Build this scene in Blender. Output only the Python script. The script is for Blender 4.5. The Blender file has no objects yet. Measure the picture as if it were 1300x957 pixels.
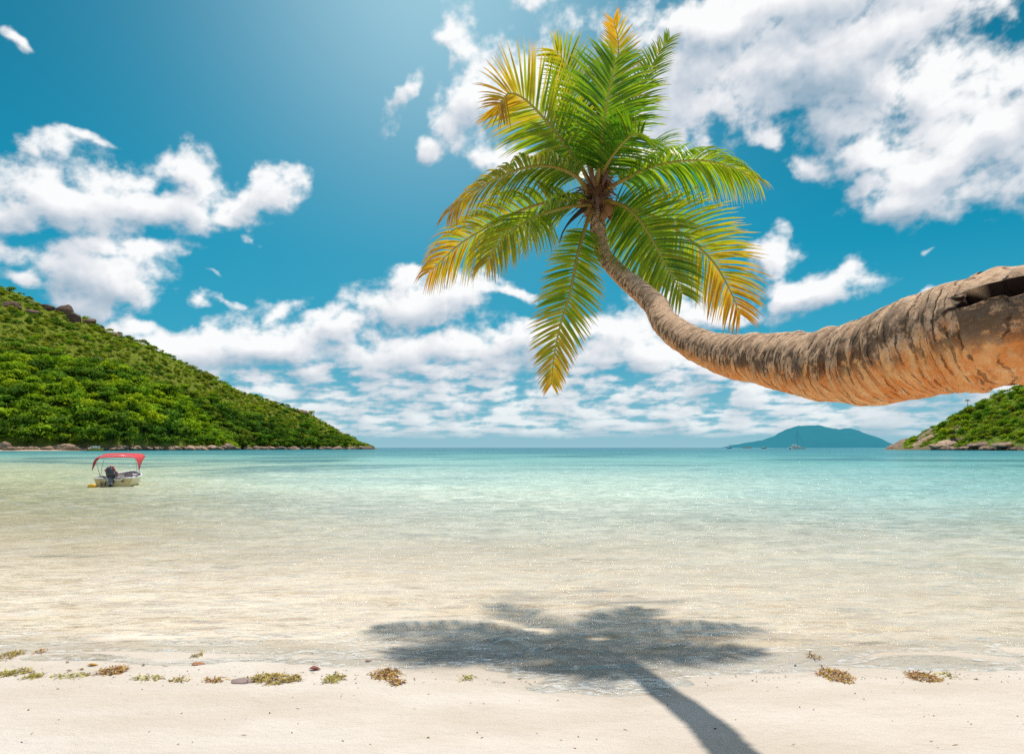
import bpy, bmesh, math, random
import numpy as np
from mathutils import Vector, Matrix, noise as mnoise

random.seed(7)
rng = np.random.default_rng(7)
SC = bpy.context.scene
COL = SC.collection
F = 847.0          # focal length in photo pixels
EYE = 2.0          # eye height above the water
PI = math.pi


# ------------------------------------------------------------------ helpers
def P(px, py, d):
    return Vector(((px - 650.0) / F * d, d, EYE + (568.0 - py) / F * d))


def tag(o, label=None, cat=None, group=None, kind=None):
    if label: o['label'] = label
    if cat: o['category'] = cat
    if group: o['group'] = group
    if kind: o['kind'] = kind
    return o


def empty(name, loc=(0, 0, 0), rz=0.0):
    o = bpy.data.objects.new(name, None)
    COL.objects.link(o)
    o.location = loc
    o.rotation_euler = (0, 0, rz)
    o.empty_display_size = 0.2
    return o


def mesh_obj(name, verts, faces, mats, parent=None, smooth=True, col=None, mat_idx=None, attrs=None):
    me = bpy.data.meshes.new(name)
    verts = np.asarray(verts, dtype=np.float32).reshape(-1, 3)
    if isinstance(faces, np.ndarray):
        n, k = faces.shape
        me.vertices.add(len(verts)); me.vertices.foreach_set('co', verts.ravel())
        me.loops.add(n * k); me.loops.foreach_set('vertex_index', faces.astype(np.int32).ravel())
        me.polygons.add(n)
        me.polygons.foreach_set('loop_start', np.arange(0, n * k, k, dtype=np.int32))
        me.polygons.foreach_set('loop_total', np.full(n, k, dtype=np.int32))
        me.update(calc_edges=True)
    else:
        me.from_pydata([tuple(v) for v in verts], [], faces)
        me.update()
    me.validate()
    if smooth:
        me.polygons.foreach_set('use_smooth', np.ones(len(me.polygons), dtype=bool))
    if not isinstance(mats, (list, tuple)): mats = [mats]
    for m in mats: me.materials.append(m)
    if mat_idx is not None:
        me.polygons.foreach_set('material_index', np.asarray(mat_idx, dtype=np.int32))
    if col is not None:
        a = me.color_attributes.new('Col', 'FLOAT_COLOR', 'POINT')
        c = np.ones((len(verts), 4), dtype=np.float32); c[:, :3] = np.asarray(col, dtype=np.float32)
        a.data.foreach_set('color', c.ravel())
    if attrs:
        for k_, v_ in attrs.items():
            a = me.attributes.new(k_, 'FLOAT', 'POINT')
            a.data.foreach_set('value', np.asarray(v_, dtype=np.float32))
    o = bpy.data.objects.new(name, me)
    COL.objects.link(o)
    if parent is not None: o.parent = parent
    return o


def bm_obj(name, bm, mat, parent=None, smooth=False):
    me = bpy.data.meshes.new(name)
    bmesh.ops.recalc_face_normals(bm, faces=bm.faces[:])
    bm.to_mesh(me); bm.free()
    me.materials.append(mat)
    if smooth:
        for p in me.polygons: p.use_smooth = True
    o = bpy.data.objects.new(name, me)
    COL.objects.link(o)
    if parent is not None: o.parent = parent
    return o


def catmull(pts, n):
    """points array (k, m) -> n samples (uniform in index)"""
    pts = np.asarray(pts, float)
    k = len(pts)
    ext = np.vstack([2 * pts[0] - pts[1], pts, 2 * pts[-1] - pts[-2]])
    # chord lengths for centripetal-ish parametrisation
    d = np.linalg.norm(np.diff(pts[:, :3], axis=0), axis=1)
    cum = np.concatenate([[0], np.cumsum(d)])
    s = np.linspace(0, cum[-1], n)
    seg = np.clip(np.searchsorted(cum, s, side='right') - 1, 0, k - 2)
    t = ((s - cum[seg]) / d[seg])[:, None]
    p0, p1, p2, p3 = ext[seg], ext[seg + 1], ext[seg + 2], ext[seg + 3]
    return 0.5 * ((2 * p1) + (-p0 + p2) * t + (2 * p0 - 5 * p1 + 4 * p2 - p3) * t ** 2 + (-p0 + 3 * p1 - 3 * p2 + p3) * t ** 3), s


def tube_arrays(path, radii, sides=8, cap=True):
    path = np.asarray(path, float); n = len(path)
    radii = np.broadcast_to(np.asarray(radii, float), (n,))
    T = np.gradient(path, axis=0); T /= np.linalg.norm(T, axis=1)[:, None] + 1e-9
    ref = np.array([0, 0, 1.0])
    if abs(T[0] @ ref) > .9: ref = np.array([1.0, 0, 0])
    U = np.cross(T[0], ref); U /= np.linalg.norm(U)
    vs = []
    for i in range(n):
        U = U - T[i] * (U @ T[i]); U /= np.linalg.norm(U) + 1e-9
        V = np.cross(T[i], U)
        a = np.arange(sides) / sides * 2 * PI
        vs.append(path[i] + radii[i] * (np.cos(a)[:, None] * U + np.sin(a)[:, None] * V))
    vs = np.vstack(vs)
    f = []
    for i in range(n - 1):
        for j in range(sides):
            j2 = (j + 1) % sides
            f.append((i * sides + j, i * sides + j2, (i + 1) * sides + j2, (i + 1) * sides + j))
    if cap:
        f.append(tuple(range(sides))[::-1]); f.append(tuple((n - 1) * sides + j for j in range(sides)))
    return vs, f


class MB:
    """collects shapes into one mesh"""
    def __init__(self): self.v = []; self.f = []; self.c = []
    def add(self, v, f, col=(1, 1, 1)):
        b = len(self.v)
        self.v.extend([tuple(x) for x in v])
        self.f.extend([tuple(i + b for i in q) for q in f])
        c = np.broadcast_to(np.asarray(col, float), (len(v), 3))
        self.c.extend([tuple(x) for x in c])
    def tube(self, path, r, sides=8, col=(1, 1, 1)):
        v, f = tube_arrays(path, r, sides); self.add(v, f, col)
    def box(self, c, s, rot=None, col=(1, 1, 1)):
        v = np.array([(x, y, z) for x in (-.5, .5) for y in (-.5, .5) for z in (-.5, .5)]) * np.asarray(s)
        if rot is not None: v = v @ np.array(rot.to_3x3()).T
        v = v + np.asarray(c)
        self.add(v, [(0, 1, 3, 2), (4, 6, 7, 5), (0, 4, 5, 1), (2, 3, 7, 6), (0, 2, 6, 4), (1, 5, 7, 3)], col)
    def build(self, name, mat, parent=None, smooth=False):
        return mesh_obj(name, self.v, self.f, mat, parent, smooth, col=self.c)


def bevel_box(name, size, loc, mat, parent, bev=0.02, rot=(0, 0, 0), seg=2):
    bm = bmesh.new()
    bmesh.ops.create_cube(bm, size=1)
    bmesh.ops.scale(bm, vec=size, verts=bm.verts)
    bmesh.ops.bevel(bm, geom=bm.edges[:], offset=bev, segments=seg, affect='EDGES')
    o = bm_obj(name, bm, mat, parent, True)
    o.location = loc; o.rotation_euler = rot
    return o


# ------------------------------------------------------------------ node helpers
class NT:
    def __init__(self, tree): self.t = tree; self.n = tree.nodes; self.l = tree.links
    def node(self, typ, **kw):
        n = self.n.new(typ)
        for k, v in kw.items(): setattr(n, k, v)
        return n
    def put(self, sock, v):
        if isinstance(v, bpy.types.NodeSocket): self.l.new(v, sock)
        elif v is not None:
            try: sock.default_value = v
            except Exception:
                sock.default_value = tuple(v) + (1.0,)
    def m(self, op, a, b=None, c=None, clamp=False):
        n = self.n.new('ShaderNodeMath'); n.operation = op; n.use_clamp = clamp
        self.put(n.inputs[0], a)
        if b is not None: self.put(n.inputs[1], b)
        if c is not None: self.put(n.inputs[2], c)
        return n.outputs[0]
    def vm(self, op, a, b=None):
        n = self.n.new('ShaderNodeVectorMath'); n.operation = op
        self.put(n.inputs[0], a)
        if b is not None: self.put(n.inputs[1], b)
        return n.outputs['Value'] if op in ('LENGTH', 'DOT_PRODUCT', 'DISTANCE') else n.outputs[0]
    def xyz(self, x, y, z):
        n = self.n.new('ShaderNodeCombineXYZ')
        for s, v in zip(n.inputs, (x, y, z)): self.put(s, v)
        return n.outputs[0]
    def sep(self, v):
        n = self.n.new('ShaderNodeSeparateXYZ'); self.put(n.inputs[0], v); return n.outputs
    def noise(self, vec, scale=1.0, detail=4.0, rough=0.5, lac=2.0, dist=0.0, col=False):
        n = self.n.new('ShaderNodeTexNoise')
        self.put(n.inputs['Vector'], vec); self.put(n.inputs['Scale'], scale)
        self.put(n.inputs['Detail'], detail); self.put(n.inputs['Roughness'], rough)
        self.put(n.inputs['Lacunarity'], lac); self.put(n.inputs['Distortion'], dist)
        return n.outputs['Color' if col else 'Fac']
    def voro(self, vec, scale=1.0, detail=0.0, rough=0.5, feature='F1', out='Distance', smooth=0.5):
        n = self.n.new('ShaderNodeTexVoronoi'); n.feature = feature
        self.put(n.inputs['Vector'], vec); self.put(n.inputs['Scale'], scale)
        if 'Detail' in n.inputs: self.put(n.inputs['Detail'], detail)
        if 'Roughness' in n.inputs: self.put(n.inputs['Roughness'], rough)
        if feature == 'SMOOTH_F1': self.put(n.inputs['Smoothness'], smooth)
        return n.outputs[out]
    def step(self, v, a, b):
        n = self.n.new('ShaderNodeMapRange'); n.interpolation_type = 'SMOOTHSTEP'
        self.put(n.inputs[0], v); self.put(n.inputs[1], a); self.put(n.inputs[2], b)
        n.inputs[3].default_value = 0.0; n.inputs[4].default_value = 1.0
        return n.outputs[0]
    def lin(self, v, a, b, c=0.0, d=1.0):
        n = self.n.new('ShaderNodeMapRange')
        self.put(n.inputs[0], v); self.put(n.inputs[1], a); self.put(n.inputs[2], b)
        self.put(n.inputs[3], c); self.put(n.inputs[4], d)
        return n.outputs[0]
    def mix(self, f, a, b, mode='MIX'):
        n = self.n.new('ShaderNodeMix'); n.data_type = 'RGBA'; n.blend_type = mode
        self.put(n.inputs['Factor'], f)
        for s, v in ((n.inputs[6], a), (n.inputs[7], b)):
            if isinstance(v, bpy.types.NodeSocket): self.l.new(v, s)
            else: s.default_value = tuple(v)[:3] + (1.0,)
        return n.outputs[2]
    def ramp(self, f, stops, interp='LINEAR'):
        n = self.n.new('ShaderNodeValToRGB'); n.color_ramp.interpolation = interp
        e = n.color_ramp.elements
        while len(e) < len(stops): e.new(0.5)
        for el, (p, c) in zip(e, stops):
            el.position = p; el.color = tuple(c)[:3] + (1.0,)
        self.put(n.inputs[0], f)
        return n.outputs[0]
    def attr(self, name):
        n = self.n.new('ShaderNodeAttribute'); n.attribute_name = name; return n
    def bump(self, h, strength=0.3, dist=0.02, normal=None):
        n = self.n.new('ShaderNodeBump')
        self.put(n.inputs['Strength'], strength); self.put(n.inputs['Distance'], dist)
        self.put(n.inputs['Height'], h)
        if normal is not None: self.put(n.inputs['Normal'], normal)
        return n.outputs[0]
    def mixs(self, f, a, b):
        n = self.n.new('ShaderNodeMixShader'); self.put(n.inputs[0], f)
        self.l.new(a, n.inputs[1]); self.l.new(b, n.inputs[2]); return n.outputs[0]


def new_mat(name):
    m = bpy.data.materials.new(name); m.use_nodes = True
    m.node_tree.nodes.clear()
    N = NT(m.node_tree)
    out = N.node('ShaderNodeOutputMaterial')
    return m, N, out


def simple_mat(name, color, rough=0.5, metal=0.0, var=0.15, scale=8.0, bump=0.1, spec=0.4, coat=0.0):
    m, N, out = new_mat(name)
    co = N.node('ShaderNodeTexCoord').outputs['Object']
    nz = N.noise(co, scale, 5, .6)
    c = N.mix(nz, [x * (1 - var) for x in color], [min(1, x * (1 + var)) for x in color])
    b = N.node('ShaderNodeBsdfPrincipled')
    N.l.new(c, b.inputs['Base Color'])
    N.put(b.inputs['Roughness'], N.lin(nz, 0, 1, rough * .8, min(1, rough * 1.2)))
    b.inputs['Metallic'].default_value = metal
    b.inputs['Specular IOR Level'].default_value = spec
    b.inputs['Coat Weight'].default_value = coat
    if bump: N.l.new(N.bump(N.noise(co, scale * 6, 4), bump, .01), b.inputs['Normal'])
    N.l.new(b.outputs[0], out.inputs[0])
    return m


def s2l(c):
    return tuple((x / 255 / 12.92) if x / 255 <= .04045 else ((x / 255 + .055) / 1.055) ** 2.4 for x in c)


# ------------------------------------------------------------------ camera
cam = bpy.data.cameras.new('camera')
cam.sensor_width = 36.0
cam.lens = 36.0 * F / 1300.0
cam.shift_y = 89.5 / 1300.0
cam.clip_start = 0.05
cam.clip_end = 120000.0
camo = bpy.data.objects.new('camera', cam)
COL.objects.link(camo)
camo.location = (0, 0, EYE)
camo.rotation_euler = (PI / 2, 0, 0)
SC.camera = camo
SC.view_settings.view_transform = 'Standard'
SC.view_settings.look = 'None'
SC.view_settings.exposure = 0
SC.render.film_transparent = False
SC.cycles.use_denoising = False
SC.cycles.sample_clamp_direct = 22.0
SC.cycles.max_bounces = 8
SC.cycles.transparent_max_bounces = 24
SC.cycles.caustics_reflective = False
SC.cycles.caustics_refractive = False
SC.cycles.sample_clamp_indirect = 4.0

# ------------------------------------------------------------------ sun
SUN_EL = math.radians(71.5)
SUN_AZ = math.radians(19.0)      # east of the viewing direction (+Y)
sun = bpy.data.lights.new('sun', 'SUN')
sun.energy = 4.2
sun.angle = math.radians(1.4)
sun.color = (1.0, 0.95, 0.86)
suno = bpy.data.objects.new('sun', sun)
COL.objects.link(suno)
sdir = Vector((math.sin(SUN_AZ) * math.cos(SUN_EL), math.cos(SUN_AZ) * math.cos(SUN_EL), math.sin(SUN_EL)))
suno.rotation_euler = (-sdir).to_track_quat('-Z', 'Y').to_euler()
suno.location = (0, 0, 50)


# ------------------------------------------------------------------ world: sky and clouds
def _hash(ix, iy, seed):
    h = (ix.astype(np.int64) * 374761393 + iy.astype(np.int64) * 668265263 + seed * 974711) & 0x7fffffff
    h = ((h ^ (h >> 13)) * 1274126177) & 0x7fffffff
    return ((h ^ (h >> 16)) & 0xffffff) / float(0x1000000)


def perlin(x, y, seed=0):
    ix = np.floor(x); iy = np.floor(y); fx = x - ix; fy = y - iy
    u = fx * fx * fx * (fx * (fx * 6 - 15) + 10); v = fy * fy * fy * (fy * (fy * 6 - 15) + 10)
    def g(dx, dy):
        a = _hash(ix + dx, iy + dy, seed) * 2 * PI
        return np.cos(a) * (fx - dx) + np.sin(a) * (fy - dy)
    a = g(0, 0) * (1 - u) + g(1, 0) * u; b = g(0, 1) * (1 - u) + g(1, 1) * u
    return (a * (1 - v) + b * v) * 1.4


def fbm(x, y, octv=6, gain=.5, seed=0):
    s = 0; a = 1.0; t = 0
    for k in range(octv):
        s = s + a * perlin(x, y, seed + k); t += a; a *= gain; x = x * 2.03 + 11.7; y = y * 2.03 - 5.3
    return s / t


def worley(x, y, seed=0):
    ix = np.floor(x); iy = np.floor(y); best = np.full(x.shape, 9.0)
    for dx in (-1, 0, 1):
        for dy in (-1, 0, 1):
            px_ = ix + dx + _hash(ix + dx, iy + dy, seed); py_ = iy + dy + _hash(ix + dx, iy + dy, seed + 77)
            best = np.minimum(best, (px_ - x) ** 2 + (py_ - y) ** 2)
    return np.sqrt(best)


def billow(x, y, octv=4, gain=.5, seed=0):
    s = 0; a = 1.0; t = 0
    for k in range(octv):
        s = s + a * (1 - np.minimum(1, worley(x, y, seed + 5 * k))); t += a; a *= gain; x = x * 2.1 + 3.3; y = y * 2.1 + 8.1
    return s / t


def sstep(v, a, b):
    t = np.clip((v - a) / (b - a), 0, 1); return t * t * (3 - 2 * t)


CLOUDS = [(95, 262, 125, 38, 1.0, 4), (236, 220, 40, 34, 1.0, 0), (20, 272, 90, 34, .95, 0), (205, 262, 95, 26, .95, 0), (150, 225, 60, 22, .8, 10),
          (300, 268, 46, 16, .85, 10), (325, 258, 40, 18, .9, 20), (354, 240, 24, 24, .95, 40),
          (130, 348, 72, 34, 1.0, 8), (105, 372, 50, 20, .9, 0), (195, 325, 50, 22, .95, 12), (135, 318, 34, 18, .9, 0),
          (72, 200, 50, 14, .62, 32), (110, 182, 24, 7, .5, 10), (30, 66, 19, 10, .66, -20), (30, 357, 20, 13, .9, 0), (0, 325, 60, 14, .5, 0), (330, 298, 12, 8, .5, 0),
          (500, 128, 13, 36, .66, -32), (594, 42, 24, 26, .62, 20), (568, 44, 20, 9, .5, 0), (575, 72, 10, 22, .5, 0),
          (600, 140, 52, 36, .95, 25), (655, 105, 56, 40, .95, 0), (552, 190, 18, 15, .74, 0), (640, 205, 38, 16, .78, 0),
          (690, 10, 40, 12, .45, 0),
          (900, 55, 115, 66, 1.05, 0), (850, 130, 66, 66, .95, 0), (1040, 70, 150, 68, 1.05, 8), (1150, 22, 120, 48, 1.0, 20), (820, 90, 30, 40, .9, 0),
          (980, 120, 120, 26, .85, 0), (1070, 140, 60, 36, .95, 10), (1125, 125, 70, 42, .95, 0), (1000, 5, 250, 30, 1.0, 0),
          (1215, 195, 96, 66, 1.05, 10), (1255, 105, 40, 46, .95, 0), (1180, 245, 90, 28, .95, 5), (1300, 150, 60, 80, 1.0, 0),
          (1105, 190, 52, 22, .78, 20), (975, 183, 30, 14, .60, 0), (1035, 212, 34, 18, .56, 0), (1330, 230, 80, 40, .9, 0), (1270, 18, 14, 10, .4, 0),
          (1190, 110, 50, 36, .78, 0), (1106, 230, 36, 16, .7, 30),
          (515, 385, 76, 28, 1.0, 6), (440, 412, 42, 20, 1.0, 0), (520, 360, 30, 20, 1.0, 0), (600, 372, 48, 22, .95, 12), (560, 390, 60, 22, .95, 0),
          (655, 370, 34, 10, .72, 0), (420, 402, 28, 14, .9, 0), (285, 372, 24, 7, .5, 0), (256, 372, 14, 9, .72, 0), (270, 350, 10, 4, .3, 0),
          (300, 415, 62, 28, .95, 22), (170, 412, 50, 16, .95, 0), (240, 440, 90, 30, 1.0, 0), (350, 398, 42, 14, .8, 22),
          (965, 328, 34, 26, 1.0, 0), (1020, 378, 66, 24, 1.0, 8), (1066, 356, 32, 16, .95, 10), (915, 398, 55, 16, .9, 0),
          (1000, 358, 40, 16, .8, 0), (1168, 365, 16, 10, .74, 0), (1192, 318, 12, 5, .4, 0), (855, 395, 64, 28, .85, 0), (800, 420, 70, 26, .95, 0),
          (690, 425, 110, 22, .9, 4), (345, 438, 90, 26, 1.0, 0), (560, 448, 160, 24, .95, 0), (820, 445, 120, 22, .95, 0),
          (-120, 290, 120, 60, 1, 0), (-220, 420, 140, 40, 1, 0), (1480, 120, 120, 90, 1, 0), (1600, 330, 120, 50, 1, 0), (-300, 120, 120, 60, .9, 0)]


def build_sky():
    """a wide dome standing on the horizon; cloud density and self-shadow are worked out per vertex, fine detail in nodes"""
    az = np.radians(np.linspace(-76, 76, 1270)); el = np.radians(np.linspace(-1.0, 44, 430))
    A, E = np.meshgrid(az, el)
    wx = fbm(A * 7, E * 9, 6, .52, 3); wy = fbm(A * 7 + 40, E * 9 + 9, 6, .52, 9)
    AW = A + wx * .050; EW = E + wy * .042
    f = np.zeros_like(A); und = np.zeros_like(A)
    for (px, py, hw, hh, amp, tilt) in CLOUDS:
        if amp < .8: amp += .20
        a = math.atan((px - 650) / F); e = math.atan((568 - py) / F * math.cos(a))
        sa = hw / F * math.cos(a) ** 1.5; se = hh / F * math.cos(a) ** 1.3
        t = math.radians(tilt)
        u = ((AW - a) * math.cos(t) + (EW - e) * math.sin(t)) / sa; v = ((EW - e) * math.cos(t) - (AW - a) * math.sin(t)) / se
        g = amp * np.exp(-.72 * (u * u + v * v))
        h = np.clip((g - f + .15) / .3, 0, 1); f = f * (1 - h) + g * h + .15 * h * (1 - h)
    # bank of cumulus along the horizon, smaller and flatter with distance
    ec = np.maximum(E, 0); lw = np.log(ec + .045)
    k = 1 / (ec + .10)
    lx = A * 19; ly = lw * 9.5
    low = .55 * fbm(lx, ly, 7, .56, 21) + .9 * (billow(lx * .9 + .3 * wx, ly * .9, 4, .55, 31) - .42)
    band = sstep(E, .004, .022) * (1 - sstep(EW, .115, .165))
    lf = band * (.42 + 1.30 * low + .10 * sstep(E, .07, .02))
    f = np.maximum(f, lf)
    # puffs
    hi = 1 - band
    puff = .62 * (billow(A * 17 + wx * .8, E * 21 + wy * .8, 5, .56, 41) - .43) + .70 * fbm(A * 26, E * 34, 7, .60, 51)
    d = f - .06 * hi + puff * .88 * (.25 + .75 * sstep(f, .1, .5)) * (.60 + .40 * hi)
    # self shadow: light comes from high up, a little to the right
    m = np.clip((d - .40) * 2.2, 0, 1.4)
    occ = np.zeros_like(m); step = 5
    de = el[1] - el[0]
    for kk in range(1, 13):
        sh = int(kk * 3); sx = int(kk * 1)
        s = np.zeros_like(m); s[:-sh, :-sx] = m[sh:, sx:]; occ += s * (1 - kk / 15)
    occ = occ / 8.0
    relief = np.zeros_like(d); relief[:-4, :-2] = d[:-4, :-2] - d[4:, 2:]
    soft = m.copy()
    for _ in range(2):
        for ax, wdt in ((0, 7), (1, 9)):
            c_ = np.cumsum(np.pad(soft, [(wdt, wdt) if q_ == ax else (0, 0) for q_ in (0, 1)], mode='edge'), axis=ax)
            soft = (np.take(c_, range(2 * wdt, c_.shape[ax]), axis=ax) - np.take(c_, range(0, c_.shape[ax] - 2 * wdt), axis=ax)) / (2 * wdt)
    grad = np.zeros_like(soft); grad[:-8, :-4] = soft[:-8, :-4] - soft[8:, 4:]
    light = .30 + .66 * np.exp(-.80 * occ) + relief * .28 + grad * .95 + .60 * fbm(A * 8 + wx, E * 11 + wy, 5, .5, 91) - .08 - .10 * band
    R = 52000.0
    V = np.stack([R * np.sin(A) * np.cos(E), R * np.cos(A) * np.cos(E), R * np.sin(E)], -1).reshape(-1, 3)
    ny, nx = A.shape
    idx = np.arange(nx * ny).reshape(ny, nx)
    fc = np.stack([idx[:-1, :-1], idx[1:, :-1], idx[1:, 1:], idx[:-1, 1:]], -1).reshape(-1, 4)
    mt, N, out = new_mat('sky_and_clouds')
    geo = N.node('ShaderNodeTexCoord').outputs['Object']
    dv = N.vm('NORMALIZE', geo)
    dens = N.attr('dens').outputs['Fac']; lt = N.attr('light').outputs['Fac']
    dx, dy, dz = N.sep(dv)
    az0 = N.m('ARCTAN2', dx, dy); el0 = N.m('ARCSINE', dz)
    fine = N.noise(N.xyz(az0, N.m('MULTIPLY', el0, 1.3), 0), 95, 6, .62)
    dd = N.m('ADD', dens, N.m('MULTIPLY', N.m('SUBTRACT', fine, .5), .24))
    alpha = N.m('MULTIPLY', N.step(dd, .27, .84), N.step(el0, .002, .03))
    l2 = N.m('ADD', lt, N.m('MULTIPLY', N.m('SUBTRACT', fine, .5), .12), clamp=True)
    ccol = N.ramp(l2, [(0.0, (.34, .46, .57)), (.34, (.56, .63, .71)), (.62, (.79, .81, .85)), (.90, (1.0, 1.0, 1.0))])
    hz = N.m('SUBTRACT', 1.0, N.step(el0, 0.0, .15))
    ccol = N.mix(N.m('MULTIPLY', hz, .45), ccol, (.52, .68, .745))
    g = N.ramp(N.m('DIVIDE', el0, .8, clamp=True), [
        (0.0, s2l((152, 194, 208))), (.05, s2l((128, 188, 206))), (.17, s2l((62, 166, 197))), (.34, s2l((26, 152, 188))), (.56, s2l((22, 138, 175))), (.78, s2l((26, 126, 163))), (1.0, s2l((28, 120, 158)))])
    side = N.step(N.m('ABSOLUTE', N.m('ADD', az0, .10)), .22, .85)
    up = N.step(el0, .15, .55)
    g = N.mix(N.m('MULTIPLY', N.m('MULTIPLY', side, up), .75), g, s2l((22, 112, 144)))
    ga = N.m('DIVIDE', N.m('ADD', az0, .11), .30); ge = N.m('DIVIDE', N.m('SUBTRACT', el0, .66), .27)
    glow = N.m('POWER', .37, N.m('MULTIPLY_ADD', ga, ga, N.m('MULTIPLY', ge, ge)))
    g = N.mix(N.m('MULTIPLY', glow, .85), g, s2l((170, 214, 230)))
    fin = N.mix(N.m('MULTIPLY', alpha, .97), g, ccol)
    em = N.node('ShaderNodeEmission'); N.l.new(fin, em.inputs[0]); em.inputs[1].default_value = 1.0
    N.l.new(em.outputs[0], out.inputs[0])
    mt.cycles.emission_sampling = 'NONE'
    o = mesh_obj('sky_dome', V, fc, mt, None, True, attrs={'dens': d.ravel(), 'light': light.ravel()})
    tag(o, 'teal blue sky with white cumulus clouds and a bright haze at the top', None, None, 'structure')


def build_world():
    w = bpy.data.worlds.new('World'); SC.world = w
    w.use_nodes = True
    w.node_tree.nodes.clear()
    N = NT(w.node_tree)
    out = N.node('ShaderNodeOutputWorld')
    bg = N.node('ShaderNodeBackground'); bg.inputs[1].default_value = 0.1
    N.l.new(bg.outputs[0], out.inputs[0])
    sky = N.node('ShaderNodeTexSky'); sky.sky_type = 'NISHITA'; sky.sun_disc = False
    sky.sun_elevation = SUN_EL; sky.sun_rotation = SUN_AZ
    sky.air_density = 1.0; sky.dust_density = 0.6; sky.ozone_density = 2.0
    d = N.node('ShaderNodeTexCoord').outputs['Generated']
    dx, dy, dz = N.sep(d)
    q = N.vm('DIVIDE', d, N.xyz(1, 1, 1))
    den = N.m('MAXIMUM', N.m('ADD', dz, .12), .05)
    cl = N.noise(N.xyz(N.m('DIVIDE', dx, den), N.m('DIVIDE', dy, den), 0), 2.2, 4, .55)
    a = N.m('MULTIPLY', N.step(cl, .46, .58), N.step(dz, 0, .08))
    tint = N.mix(1.0, sky.outputs[0], (.75, 1.0, .95), 'MULTIPLY')
    fin = N.mix(N.m('MULTIPLY', a, .6), tint, (7.4, 8.3, 9.3))
    fin = N.mix(N.step(dz, -.02, 0.0), (2.0, 3.4, 3.7), fin)
    N.l.new(fin, bg.inputs[0])


build_world()
build_sky()


# ------------------------------------------------------------------ materials
def sand_material():
    m, N, out = new_mat('sand')
    co = N.node('ShaderNodeTexCoord').outputs['Object']
    x, y, z = N.sep(co)
    big = N.noise(N.xyz(N.m('MULTIPLY', x, .5), y, 0), .9, 5, .6)
    fine = N.noise(co, 60, 6, .7)
    grain = N.noise(co, 420, 2, .6)
    c = N.mix(N.step(big, .3, .7), (.64, .54, .445), (.76, .675, .60))
    c = N.mix(N.m('MULTIPLY', N.step(fine, .48, .75), .35), c, (.62, .52, .40))
    c = N.mix(N.m('MULTIPLY', N.step(grain, .62, .75), .5), c, (.36, .27, .19))
    # sand ribs below the water line, yellow tone painted in for caustic light
    rib = N.noise(N.xyz(N.m('MULTIPLY', x, .62), N.m('MULTIPLY', y, 2.3), 1.0), 1.0, 6, .62, dist=.6)
    under = N.step(y, 6.0, 7.5)
    c = N.mix(N.m('MULTIPLY', N.m('MULTIPLY', N.step(rib, .5, .68), under), .72), c, (.56, .40, .23))
    # caustic network painted on the bed as pale lines
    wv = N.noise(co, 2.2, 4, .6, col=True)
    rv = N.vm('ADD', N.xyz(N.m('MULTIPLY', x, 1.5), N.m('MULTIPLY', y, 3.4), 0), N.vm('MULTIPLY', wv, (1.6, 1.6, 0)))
    ridge = N.voro(rv, 1.0, 1.0, .6, 'DISTANCE_TO_EDGE')  # cell edges give the painted caustic lines, not sand ridges
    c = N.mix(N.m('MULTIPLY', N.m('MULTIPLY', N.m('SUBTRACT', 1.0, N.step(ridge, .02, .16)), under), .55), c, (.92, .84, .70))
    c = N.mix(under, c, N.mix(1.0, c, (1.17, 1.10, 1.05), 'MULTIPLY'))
    # darker patches on the bed further out
    pat = N.noise(N.xyz(N.m('MULTIPLY', x, .35), N.m('MULTIPLY', y, .55), 7.3), .9, 5, .6)
    far = N.step(y, 7.5, 9.5)
    c = N.mix(N.m('MULTIPLY', N.m('MULTIPLY', N.step(pat, .60, .70), far), .55), c, (.17, .15, .14))
    # water darkens the wet strip
    wet = N.m('MULTIPLY', N.m('SUBTRACT', 1.0, N.step(N.m('ADD', z, N.m('MULTIPLY', N.m('SUBTRACT', fine, .5), .02)), .004, .026)), N.m('MULTIPLY', N.m('SUBTRACT', 1.0, N.step(y, 6.6, 7.6)), .30))
    c = N.mix(wet, c, (.45, .36, .27))
    b = N.node('ShaderNodeBsdfPrincipled')
    N.l.new(c, b.inputs['Base Color'])
    N.put(b.inputs['Roughness'], .85)
    b.inputs['Specular IOR Level'].default_value = .15
    med = N.noise(N.xyz(x, N.m('MULTIPLY', y, 1.5), 0), 9.0, 4, .6)
    h = N.m('ADD', N.m('MULTIPLY', fine, .5), N.m('ADD', N.m('MULTIPLY', grain, .14), N.m('MULTIPLY', med, 1.6)))
    N.l.new(N.bump(h, .7, .03), b.inputs['Normal'])
    N.l.new(b.outputs[0], out.inputs[0])
    return m


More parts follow.
